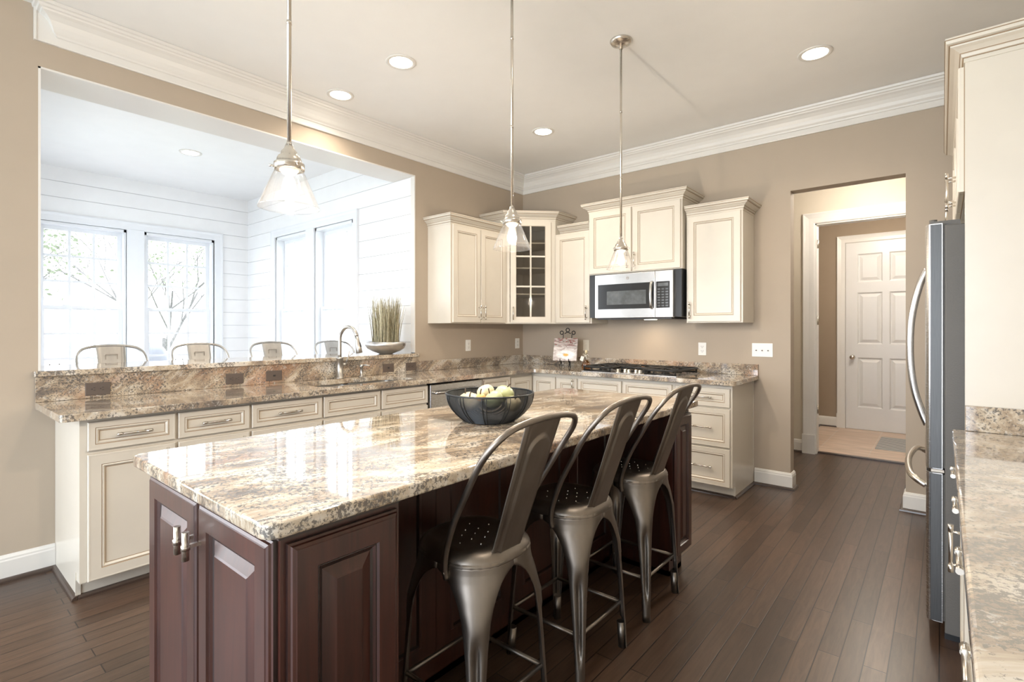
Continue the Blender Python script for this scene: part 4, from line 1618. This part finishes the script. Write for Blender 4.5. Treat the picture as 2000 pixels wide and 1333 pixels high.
G0 = Vector((2.235, -3.02, 0.9148))
for lab, off, r, mt, tl in (
        ('cream apple at the left side inside the wire bowl', (-0.085, -0.050, 0.085), 0.040, 'gourd_cream', (0.3, -0.2)),
        ('cream apple in front, second from the left in the wire bowl', (-0.025, -0.090, 0.085), 0.042, 'gourd_cream', (0.5, 0.2)),
        ('rosy cream apple topmost in the wire bowl', (-0.012, -0.012, 0.122), 0.038, 'gourd_cream', (0.1, -0.4)),
        ('pale green apple at the back right of the wire bowl', (0.055, 0.035, 0.115), 0.042, 'gourd_green', (-0.2, 0.3)),
        ('pale green apple in front at the right of the wire bowl', (0.065, -0.045, 0.100), 0.041, 'gourd_green', (0.5, -0.4)),
        ('cream apple at the right rim inside the wire bowl', (0.120, 0.015, 0.080), 0.036, 'gourd_cream', (0.2, 0.5)),
        ('small orange fruit showing between the apples of the wire bowl', (0.022, -0.078, 0.108), 0.020, 'gourd_orange', (0.3, 0.0))):
    gourd(lab, tuple(G0 + Vector(off)), r, mt, tl, 'apple' if 'apple' in lab else 'orange_fruit', cat='apple' if 'apple' in lab else 'fruit')

# ------------------------------------------------------------------ metal stools


def arc_section(hx, hy, a, rc, sx, sy, z, dent=0.0, inset=0.0):
    """open L section around the corner (sx*hx, sy*hy); arms of length a; corner radius rc"""
    pts = []
    rc = min(rc, a * 0.96)
    X, Y = hx, hy
    n = 10
    pts.append((X - a, Y))
    pts.append((X - rc - (a - rc) * 0.5, Y))
    for k in range(n + 1):
        t_ = radians(90 - 90 * k / n)
        px, py = X - rc + rc * cos(t_), Y - rc + rc * sin(t_)
        w_ = math.exp(-((k - n / 2) / 1.7) ** 2) * dent
        pts.append((px - w_ * 0.7071, py - w_ * 0.7071))
    pts.append((X, Y - rc - (a - rc) * 0.5))
    pts.append((X, Y - a))
    return [(sx * x, sy * y, z) for x, y in pts]


def interp(tab, z):
    for (z0, v0), (z1, v1) in zip(tab[:-1], tab[1:]):
        if z0 <= z <= z1:
            t_ = (z - z0) / (z1 - z0)
            return v0 + (v1 - v0) * t_
    return tab[-1][1] if z > tab[-1][0] else tab[0][1]


def make_stool(label, loc, rz, H, metal, group, top=1.05, emb=0.007):
    t = thing('bar_stool', label, 'stool', loc, rz, group)
    hs = 0.167                       # half seat
    # seat: rounded square, local back at +X
    m = B(metal)
    rings = []
    for ins, z in ((0.004, -0.046), (0.0, -0.042), (-0.0015, -0.038), (0.0005, -0.033), (0.0, -0.030), (0.004, -0.020), (0.012, -0.010), (0.022, -0.003), (0.034, 0.0005), (0.046, 0.0), (0.07, -0.004), (0.11, -0.006), (0.15, -0.0065)):
        rings.append([(x, y, H + z) for x, y in rrect(-hs + ins, hs - ins, -hs + ins, hs - ins, max(0.128 - ins * 0.80, 0.006), 7)])
    vr = m.ring_loft(rings, True, False)
    m.face(vr[-1])
    for (px, py) in [(0.0, 0.0)] + [(0.045 * cos(k * pi / 3), 0.045 * sin(k * pi / 3)) for k in range(6)] + [(0.088 * cos(k * pi / 4 + 0.2), 0.088 * sin(k * pi / 4 + 0.2)) for k in range(8)]:
        m.mat('chrome').lathe([(0.0026, -0.0055), (0.0022, -0.0030), (0.0012, -0.0020), (0, -0.0016)], (px, py, H), 8)
    m.obj('seat', t, recalc=True)
    # legs
    s = H / 0.64
    top_z = H - 0.028
    armt = [(0.0, 0.022), (0.10 * s, 0.026), (0.22 * s, 0.034), (0.36 * s, 0.046), (0.45 * s, 0.060), (H - 0.155, 0.072), (H - 0.120, 0.090), (H - 0.095, 0.108), (H - 0.078, 0.128), (H - 0.066, 0.148), (H - 0.060, 0.1655), (H, 0.1655)]
    radt = [(0.0, 0.020), (0.12 * s, 0.023), (0.3 * s, 0.035), (0.45 * s, 0.048), (H - 0.14, 0.090), (H - 0.06, 0.122), (H, 0.126)]
    zs = [0.0, 0.03, 0.07, 0.10, 0.13, 0.16, 0.20, 0.26, 0.32, 0.37, 0.40, 0.43]
    zs = [z * s for z in zs] + [H - 0.19, H - 0.155, H - 0.135, H - 0.120, H - 0.107, H - 0.095, H - 0.086, H - 0.078, H - 0.071, H - 0.066, H - 0.0615, H - 0.059, H - 0.045, top_z]
    zs = sorted(set(zs))
    for sx in (-1, 1):
        for sy in (-1, 1):
            m = B(metal)
            rings = []
            for z in zs:
                h_ = 0.181 + (hs - 0.002 - 0.181) * (z / top_z)
                u_ = z / s
                dent = 0.0
                if 0.10 < u_ < 0.40:
                    dent = 0.019 * min(1, (u_ - 0.10) / 0.02, (0.40 - u_) / 0.02)
                rings.append(arc_section(h_, h_, interp(armt, z), interp(radt, z), sx, sy, z, dent))
            m.ring_loft(rings, False, False)
            # closed round foot
            h_ = 0.180
            m.tube([(sx * (h_ - 0.018), sy * (h_ - 0.018), 0.0), (sx * (h_ - 0.0215), sy * (h_ - 0.0215), 0.105 * s)], [0.0145, 0.0165], 14)
            m.obj('leg', t, solid=0.0022, recalc=False)
    # stretchers
    zf = 0.185 * s
    hf = 0.181 + (hs - 0.181) * (zf / top_z) - 0.020
    for a, b in (((-hf, -hf), (hf, -hf)), ((hf, -hf), (hf, hf)), ((hf, hf), (-hf, hf)), ((-hf, hf), (-hf, -hf))):
        m = B(metal)
        m.cyl((a[0], a[1], zf), (b[0], b[1], zf), 0.0078, 10)
        m.obj('stretcher', t)
    # hoop
    dz = top - 1.05
    up = lambda f: H + (top - H) * f
    pts = [(0.044, -0.168, H - 0.078), (0.044, -0.176, H - 0.045), (0.056, -0.182, H + 0.01), (0.098, -0.190, up(0.26)), (0.158, -0.199, up(0.50)),
           (0.215, -0.206, up(0.72)), (0.258, -0.196, up(0.86)), (0.284, -0.162, up(0.948)), (0.295, -0.108, up(0.985)), (0.299, -0.05, up(0.999)), (0.300, 0, up(1.003))]
    full = pts + [(x, -y, z) for x, y, z in reversed(pts[:-1])]
    m = B(metal)
    m.tube(spline(full, 5), 0.0098, 12)
    for sy in (-1, 1):
        m.cyl((0.044, sy * 0.160, H - 0.058), (0.044, sy * 0.184, H - 0.058), 0.005, 8)
    m.obj('back_hoop', t)
    # splat
    m = B(metal)
    x0, z0, x1, z1 = 0.147, H - 0.008, 0.294, top - 0.003
    ax = Vector((x1 - x0, 0, z1 - z0))
    Lp = ax.length
    ax.normalize()
    nn = Vector((ax.z, 0, -ax.x))

    def mp(a, b, h):
        p = Vector((x0, 0, z0)) + ax * b + Vector((0, a, 0)) + nn * h
        return (p.x, p.y, p.z)
    N, K = 40, 80
    grid = []
    wh = lambda b: 0.072 + 0.015 * (b / Lp)
    cy_, er = Lp * 0.60, 0.047
    for j in range(K + 1):
        b = Lp * j / K
        row = []
        for i in range(N + 1):
            u_ = -1 + 2 * i / N
            a = u_ * wh(b)
            # stadium emboss
            q = max(0.0, b - (Lp - 0.105))
            dist = sqrt(a * a + q * q)
            e = emb * (1 - min(1, max(0, (dist - er) / 0.005)))
            edge = -0.007 * max(0, (abs(u_) - 0.84) / 0.16) - 0.0025 * max(0, 1 - abs(abs(u_) - 0.79) / 0.05)
            row.append(m.v(*mp(a, b, e + edge)))
        grid.append(row)
    for j in range(K):
        for i in range(N):
            m.face([grid[j][i], grid[j][i + 1], grid[j + 1][i + 1], grid[j + 1][i]], True)
    m.obj('splat', t, solid=0.002, recalc=True)
    return t


proto = make_stool('gunmetal metal bar stool nearest the camera at the island', (2.548, -3.435, 0.0), 0.0, 0.637, 'gunmetal', 'metal stools at the island')
s2 = copy_tree(proto)
s2['label'] = 'middle gunmetal metal bar stool at the island'
s2.location = (2.558, -2.905, 0)
s3 = copy_tree(proto)
s3['label'] = 'gunmetal metal bar stool at the far end of the island'
s3.location = (2.552, -2.345, 0)

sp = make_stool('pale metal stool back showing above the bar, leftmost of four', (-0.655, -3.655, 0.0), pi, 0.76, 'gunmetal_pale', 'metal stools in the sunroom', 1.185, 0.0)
m = B('gunmetal')
# pressed maker's plate outline on the back of the splat
m.box(0.2600, 0.2620, -0.036, 0.036, 1.08, 1.083).box(0.2600, 0.2620, -0.036, -0.033, 1.083, 1.120).box(0.2600, 0.2620, 0.033, 0.036, 1.083, 1.120).box(0.2600, 0.2620, -0.036, 0.036, 1.120, 1.123)
m.obj('pressed_frame', sp)
for yy, lab in ((-3.075, 'pale metal stool back showing above the bar, second from the left'), (-2.478, 'pale metal stool back above the bar, third from the left'), (-1.872, 'pale metal stool back above the bar just behind the faucet')):
    c = copy_tree(sp)
    c['label'] = lab
    c.location = (-0.655, yy, 0)

# ------------------------------------------------------------------ pendants


def pendant(label, y, first=None):
    if first is not None:
        c = copy_tree(first)
        c.location = (2.244, y, CEIL)
        c['label'] = label
        return c
    t = thing('pendant_lamp', label, 'pendant lamp', (2.244, y, CEIL), 0, 'pendant lamps above the island')
    zb = 1.668 - CEIL
    m = B('nickel')
    m.lathe([(0, -0.0005), (0.066, -0.0005), (0.067, -0.006), (0.058, -0.018), (0.034, -0.028), (0.014, -0.034), (0.012, -0.050), (0, -0.052)], seg=28)
    m.obj('canopy', t)
    m = B('nickel')
    m.cyl((0, 0, -0.045), (0, 0, zb + 0.175), 0.0065, 12)
    for z in (-0.43, -0.83, zb + 0.19):
        m.cyl((0, 0, z - 0.006), (0, 0, z + 0.006), 0.0075, 12)
    m.obj('rod', t)
    m = B('nickel')
    m.lathe([(0, 0.190), (0.010, 0.190), (0.014, 0.178), (0.022, 0.168), (0.024, 0.158), (0.030, 0.154), (0.034, 0.146), (0.036, 0.136), (0.041, 0.134), (0.043, 0.132), (0.043, 0.114), (0.040, 0.113), (0.038, 0.120), (0.02, 0.14), (0, 0.145)], (0, 0, zb), 24)
    m.cyl((0.043, 0, zb + 0.123), (0.054, 0, zb + 0.123), 0.0035, 8)
    m.cyl((-0.022, -0.037, zb + 0.123), (-0.028, -0.047, zb + 0.123), 0.0035, 8)
    m.obj('socket_cap', t)
    m = B('white_plastic')
    m.lathe([(0.0, 0.118), (0.026, 0.118), (0.028, 0.112), (0.020, 0.104), (0.015, 0.100), (0, 0.100)], (0, 0, zb), 20)
    m.obj('socket', t)
    m = B('shade_glass')
    m.lathe([(0.038, 0.124), (0.0385, 0.112), (0.046, 0.095), (0.083, 0.006), (0.086, 0.0), (0.0865, 0.001), (0.0855, 0.005), (0.0475, 0.095), (0.040, 0.112), (0.0395, 0.124)], (0, 0, zb), 36)
    m.obj('glass_shade', t)
    m = B('bulb_glow')
    m.lathe([(0, 0.102), (0.009, 0.100), (0.011, 0.088), (0.018, 0.072), (0.022, 0.052), (0.019, 0.036), (0.010, 0.026), (0, 0.024)], (0, 0, zb), 16)
    m.obj('bulb', t)
    d = bpy.data.lights.new('pendant_bulb', 'POINT')
    d.energy = 14
    d.color = WARM
    d.shadow_soft_size = 0.012
    o = bpy.data.objects.new('pendant_bulb', d)
    COL.objects.link(o)
    o.parent = t
    o.location = (0, 0, zb + 0.006)
    return t


p0 = pendant('glass cone pendant lamp nearest the camera, in front of the pass-through', -3.913)
pendant('middle glass cone pendant lamp above the island', -2.881, p0)
pendant('glass cone pendant lamp farthest away, before the microwave cabinet', -1.855, p0)

# ------------------------------------------------------------------ downlights


def downlight(label, x, y, z=CEIL, energy=28, group='recessed ceiling lights'):
    t = thing('recessed_light', label, 'ceiling light', (x, y, z), 0, group)
    B('trim_white').lathe([(0.072, -0.001), (0.074, -0.006), (0.094, -0.007), (0.098, -0.003), (0.098, -0.0005), (0.072, -0.0005)], seg=32).obj('trim_ring', t)
    m = B('lamp_disc')
    m.lathe([(0, -0.004), (0.05, -0.0042), (0.073, -0.0045), (0.073, -0.002), (0, -0.001)], seg=28)
    m.obj('lamp', t)
    d = bpy.data.lights.new('recessed_bulb', 'SPOT')
    d.energy = energy
    d.color = WARM
    d.spot_size = radians(140)
    d.spot_blend = 0.9
    d.shadow_soft_size = 0.06
    o = bpy.data.objects.new('recessed_bulb', d)
    COL.objects.link(o)
    o.parent = t
    o.location = (0, 0, -0.02)
    return t


downlight('recessed ceiling light in the middle of the ceiling, left of the middle pendant', 1.025, -2.552)
downlight('recessed ceiling light close to the left crown moulding', 0.300, -2.545)
downlight('recessed ceiling light nearest the room corner', 1.035, -1.006)
downlight('recessed ceiling light at the right, before the passage', 3.117, -0.943)
downlight('recessed light in the white sunroom ceiling', -1.928, -2.811, 3.04, 20)
# unseen copies of these fittings, added to brighten the room
downlight('recessed ceiling light behind the camera, left', 1.0, -5.6, energy=9)
downlight('recessed ceiling light behind the camera, right', 3.1, -5.6, energy=14)
downlight('recessed ceiling light over the right counter', 3.1, -3.2, energy=16)

t = thing('flush_ceiling_lamp', 'round flush lamp on the mudroom ceiling', 'ceiling light', (3.2, 2.2, 2.75))  # hidden lamp added to light the mudroom and its door
B('nickel').lathe([(0, -0.0005), (0.15, -0.0005), (0.15, -0.03), (0, -0.03)], seg=24).obj('base', t)
B('lamp_disc').lathe([(0.14, -0.03), (0.13, -0.06), (0.08, -0.085), (0, -0.095)], seg=24).obj('lamp_shade', t)
for nm, lc, en in (('mudroom_bulb', (3.2, 2.2, 2.50), 16), ('hall_bulb', (3.2, 0.8, 2.6), 15)):  # point lights added under the hidden lamps
    d = bpy.data.lights.new(nm, 'POINT')
    d.energy = en
    d.color = (1.0, 0.90, 0.78)
    d.shadow_soft_size = 0.1
    o = bpy.data.objects.new(nm, d)
    COL.objects.link(o)
    o.location = lc
t = thing('flush_ceiling_lamp', 'round flush lamp on the hall ceiling', 'ceiling light', (3.2, 0.8, 2.75))  # second hidden lamp, added to light the hall
B('nickel').lathe([(0, -0.0005), (0.12, -0.0005), (0.12, -0.03), (0, -0.03)], seg=24).obj('base', t)
B('lamp_disc').lathe([(0.11, -0.03), (0.10, -0.05), (0.06, -0.07), (0, -0.08)], seg=24).obj('lamp_shade', t)

# ------------------------------------------------------------------ door mat
m = B('striped_mat').box(3.17, 3.75, 2.14, 2.92, 0.0045, 0.014)
tag(m.obj('door_mat', bevel=0.003), 'grey striped mat lying on the mudroom tiles', 'mat')

# ------------------------------------------------------------------ refrigerator (faces -X, local x along -Y)
FY0, FY1 = -0.935, -1.842
t = thing('refrigerator', 'stainless steel french-door refrigerator with grey sides in the right cabinets', 'refrigerator', (RW, FY0, 0), -pi / 2)
fw_ = FY0 - FY1
fb = RW - 3.741
m = B('fridge_side').box(0.004, fw_ - 0.002, -fb, -0.03, 0.03, 1.745)
m.obj('cabinet', t, bevel=0.004)
m = B('black_plastic')
m.box(0.02, fw_ - 0.02, -fb - 0.001, -fb + 0.03, 0.0, 0.03).box(0.02, fw_ - 0.02, -fb + 0.03, -0.05, 0.0, 0.03)
m.obj('base_grille', t)


def fridge_front(x0, x1, z0, z1, name):
    m = B('steel')
    th = 0.062
    # plan profile: bowed front with soft vertical edges
    pts = [(x0, -fb - 0.006), (x0, -fb - th + 0.022), (x0 + 0.004, -fb - th + 0.010), (x0 + 0.014, -fb - th + 0.002), (x0 + 0.03, -fb - th)]
    n = 8
    for k in range(1, n):
        s_ = k / n
        pts.append((x0 + 0.03 + (x1 - x0 - 0.06) * s_, -fb - th - 0.006 * sin(pi * s_)))
    pts += [(x1 - 0.03, -fb - th), (x1 - 0.014, -fb - th + 0.002), (x1 - 0.004, -fb - th + 0.010), (x1, -fb - th + 0.022), (x1, -fb - 0.006)]
    m.prism(pts, z0, z1)
    m.mat('steel_dark')  # shade painted on the near side of the steel door
    if x1 > 0.8:
        m.box(x1 - 0.001, x1 + 0.0012, -fb - th + 0.015, -fb - 0.010, z0 + 0.004, z1 - 0.004)
    m.mat('slot_dark')
    m.box(x0 + 0.008, x1 - 0.008, -fb - 0.006, -fb, z0 + 0.006, z1 - 0.006)
    return m.obj(name, t, bevel=0.003)


hm = fw_ / 2
dl_ = fridge_front(0.002, hm - 0.002, 0.715, 1.755, 'door')
dr_ = fridge_front(hm + 0.002, fw_ - 0.002, 0.715, 1.755, 'door')
fz = fridge_front(0.002, fw_ - 0.002, 0.070, 0.700, 'freezer_drawer')
for x, par in ((hm - 0.045, dl_), (hm + 0.045, dr_)):
    m = B('steel_h')
    yb = -fb - 0.066
    m.tube(spline([(x, yb, 0.84), (x, yb - 0.022, 0.90), (x, yb - 0.052, 1.02), (x, yb - 0.066, 1.18), (x, yb - 0.060, 1.36), (x, yb - 0.030, 1.52), (x, yb, 1.60)], 6), 0.014, 12)
    m.obj('handle', par)
m = B('nickel')
yb = -fb - 0.063
m.tube(spline([(0.07, yb, 0.625), (0.085, yb - 0.035, 0.645), (0.17, yb - 0.060, 0.655), (hm, yb - 0.075, 0.657), (fw_ - 0.17, yb - 0.060, 0.655), (fw_ - 0.085, yb - 0.035, 0.645), (fw_ - 0.07, yb, 0.625)], 6), 0.014, 12)
m.obj('handle', fz)
for x in (0.03, fw_ - 0.055):
    m = B('fridge_side')
    m.box(x, x + 0.028, -fb - 0.045, -fb + 0.05, 1.746, 1.768)
    m.cyl((x + 0.014, -fb - 0.038, 1.756), (x + 0.014, -fb - 0.038, 1.776), 0.014, 12)
    m.obj('hinge_cover', t)
m = B('nickel_dark')
m.box(fw_ - 0.07, fw_ - 0.006, -fb - 0.045, -fb - 0.002, 0.702, 0.713)
m.obj('center_hinge', t)

# tall panel and cabinets over the refrigerator
PY = -1.986
t = thing('refrigerator_enclosure', 'cream tall side panel and cabinets framing the refrigerator on the right', 'cabinet', (RW, -0.45, 0), -pi / 2)
wd = -0.45 - PY
pd = RW - 3.801
B('cream').box(wd - 0.03, wd, -pd, -0.002, 0.0, 2.36).obj('side_panel', t)
m = B('cream')
m.box(0.0, wd - 0.031, -pd + 0.002, -0.002, 1.84, 2.36)
m.obj('body', t)
B('cream').box(0.0, 0.44, -pd + 0.002, -0.002, 0.0, 1.839).obj('pantry_body', t)
w3 = (wd - 0.02) / 3
for k in range(3):
    x0 = 0.004 + k * w3
    hx = {0: x0 + w3 - 0.04, 1: x0 + w3 - 0.04, 2: x0 + 0.04}[k]
    door(t, x0 + 0.003, x0 + w3 - 0.003, 1.85, 2.34, -pd, hx, 1.955, hl=0.16)
door(t, 0.008, 0.432, 0.10, 1.83, -pd + 0.002, 0.39, 1.1, hl=0.16)
cab_crown(t, [(0, -0.002), (0, -pd), (wd, -pd), (wd, -0.002)], 2.36, -1)

# right-hand counter and cabinets
RCX = 3.762
ctr = B('granite_right').prism([(RCX, -5.60), (RCX, PY + 0.0 - 0.003), (RW - 0.001, PY - 0.003), (RW - 0.001, -5.60)], 0.879, 0.914).obj('countertop', bevel=0.007, seg=3)
tag(ctr, 'cream and tan granite counter in the right foreground', 'countertop')
m = B('granite_splash').box(3.801, RW - 0.022, PY - 0.022, PY - 0.002, 0.9145, 1.012)
m.box(RW - 0.021, RW - 0.001, -5.60, PY - 0.002, 0.9145, 1.012)
tag(m.obj('backsplash', bevel=0.002), 'speckled granite backsplash strip at the foot of the cream panel', 'backsplash')
labs = ['cream base cabinet under the right counter, next to the refrigerator', 'cream base cabinet under the right counter, second from the refrigerator',
        'cream base cabinet under the right counter, third from the refrigerator', 'cream base cabinet under the right counter, nearest the camera in view']
bd = RW - 3.806
for k, (ya, yb_) in enumerate(((-1.990, -2.43), (-2.43, -2.89), (-2.89, -3.38), (-3.38, -3.85))):
    t = thing('base_cabinet', labs[k], 'cabinet', (RW, ya, 0), -pi / 2)
    wd = ya - yb_
    base_body(t, wd, bd, bd - 0.08)
    drawer(t, 0.008, wd - 0.008, 0.722, 0.860, -bd, hl=0.14)
    door(t, 0.008, wd - 0.008, 0.096, 0.704, -bd, 0.045 if k == 1 else None, 0.60, hl=0.15)
t = thing('base_cabinet', 'cream base cabinet under the right counter beside the camera', 'cabinet', (RW, -3.85, 0), -pi / 2)
base_body(t, 1.70, bd, bd - 0.08)

# ------------------------------------------------------------------ outdoors
struct(B('grass').box(-45, 10, -45, 45, -3.1, -3.0).obj('ground'))
dk = thing('deck', 'raised deck with a white railing outside the sunroom windows', 'deck', (0, 0, 0))
B('deck_wood').box(-6.6, -3.70, -6.6, 0.4, -0.25, -0.12).obj('deck_boards', dk)
m = B('deck_white')
m.box(-6.60, -6.46, -6.6, 0.4, 0.86, 0.92).box(-6.56, -6.50, -6.6, 0.4, 0.78, 0.86).box(-6.56, -6.50, -6.6, 0.4, 0.0, 0.06)
m.obj('rail', dk)
m = B('slot_dark')
y = -6.5
while y < 0.4:
    m.box(-6.54, -6.52, y, y + 0.018, 0.06, 0.78)
    y += 0.11
m.obj('balusters', dk)['kind'] = 'stuff'
for y in (-6.5, -4.5, -2.6, -0.6):
    B('deck_white').box(-6.59, -6.47, y, y + 0.12, -0.12, 1.02).obj('post', dk)
t = thing('covered_grill', 'barbecue grill under a grey fabric cover on the deck', 'grill', (-4.75, -2.62, -0.118))
m = B('grill_cover')
rings = []
for x0, x1, y0, y1, z in ((-0.32, 0.32, -0.62, 0.62, 0.0), (-0.33, 0.33, -0.64, 0.64, 0.4), (-0.32, 0.32, -0.62, 0.62, 0.85), (-0.30, 0.30, -0.40, 0.40, 0.98), (-0.24, 0.27, -0.34, 0.34, 1.14), (-0.10, 0.18, -0.30, 0.30, 1.24)):
    rings.append([(x + random.uniform(-0.01, 0.01), y + random.uniform(-0.01, 0.01), z) for x, y in rrect(x0, x1, y0, y1, 0.05, 3)])
m.ring_loft(rings)
m.obj('fabric_cover', t)


def tree(label, x, y, h, seed, leaves=900, spread=2.0, z0=-3.0):
    rnd = random.Random(seed)
    t = thing('tree', label, 'tree', (x, y, z0), 0, 'trees beyond the deck')
    m = B('bark')
    tips = []

    def branch(p, d, L, r, lev):
        q = p + d * L * 0.5 + Vector((rnd.uniform(-1, 1), rnd.uniform(-1, 1), rnd.uniform(-0.3, 0.6))) * L * 0.06
        e = p + d * L
        m.tube([p, q, e], [r, r * 0.8, r * 0.6], 6, caps=False)
        if lev == 0:
            tips.append(e)
            tips.append(q)
            return
        k = 3 if lev > 1 else 4
        for i in range(k):
            a = rnd.uniform(0, 2 * pi)
            nd = (d + Vector((cos(a), sin(a), rnd.uniform(-0.1, 0.5))) * rnd.uniform(0.45, 0.85)).normalized()
            branch(p + d * L * rnd.uniform(0.5, 1.0), nd, L * rnd.uniform(0.55, 0.75), r * 0.55, lev - 1)
    branch(Vector((0, 0, 0)), Vector((rnd.uniform(-.05, .05), rnd.uniform(-.05, .05), 1)).normalized(), h * 0.5, 0.10, 4)
    m.obj('trunk', t)
    m = B('leaf')
    for i in range(leaves):
        c = rnd.choice(tips) + Vector((rnd.gauss(0, .25), rnd.gauss(0, .25), rnd.gauss(0, .25)))
        u = Vector((rnd.uniform(-1, 1), rnd.uniform(-1, 1), rnd.uniform(-1, 1))).normalized()
        v = u.orthogonal().normalized()
        s_ = rnd.uniform(0.03, 0.07)
        m.face([m.v(*(c + u * s_)), m.v(*(c + v * s_ * 0.6)), m.v(*(c - u * s_)), m.v(*(c - v * s_ * 0.6))])
    f = m.obj('foliage', t, recalc=False)
    f['kind'] = 'stuff'
    return t


tree('bare-limbed tree with sparse green leaves beyond the left window', -10.5, -5.6, 8, 3, 1200)
tree('leafy tree behind the deck at the left window', -24.0, -8.5, 11, 5, 2400)
tree('thin budding tree seen through the second window', -16.5, 1.0, 8, 8, 1100)
tree('budding tree farther back between the two left windows', -32.0, 4.0, 12, 11, 2200)
tree('pale tree outside the right-hand sunroom windows', -8.0, 12.0, 9, 14, 1200)
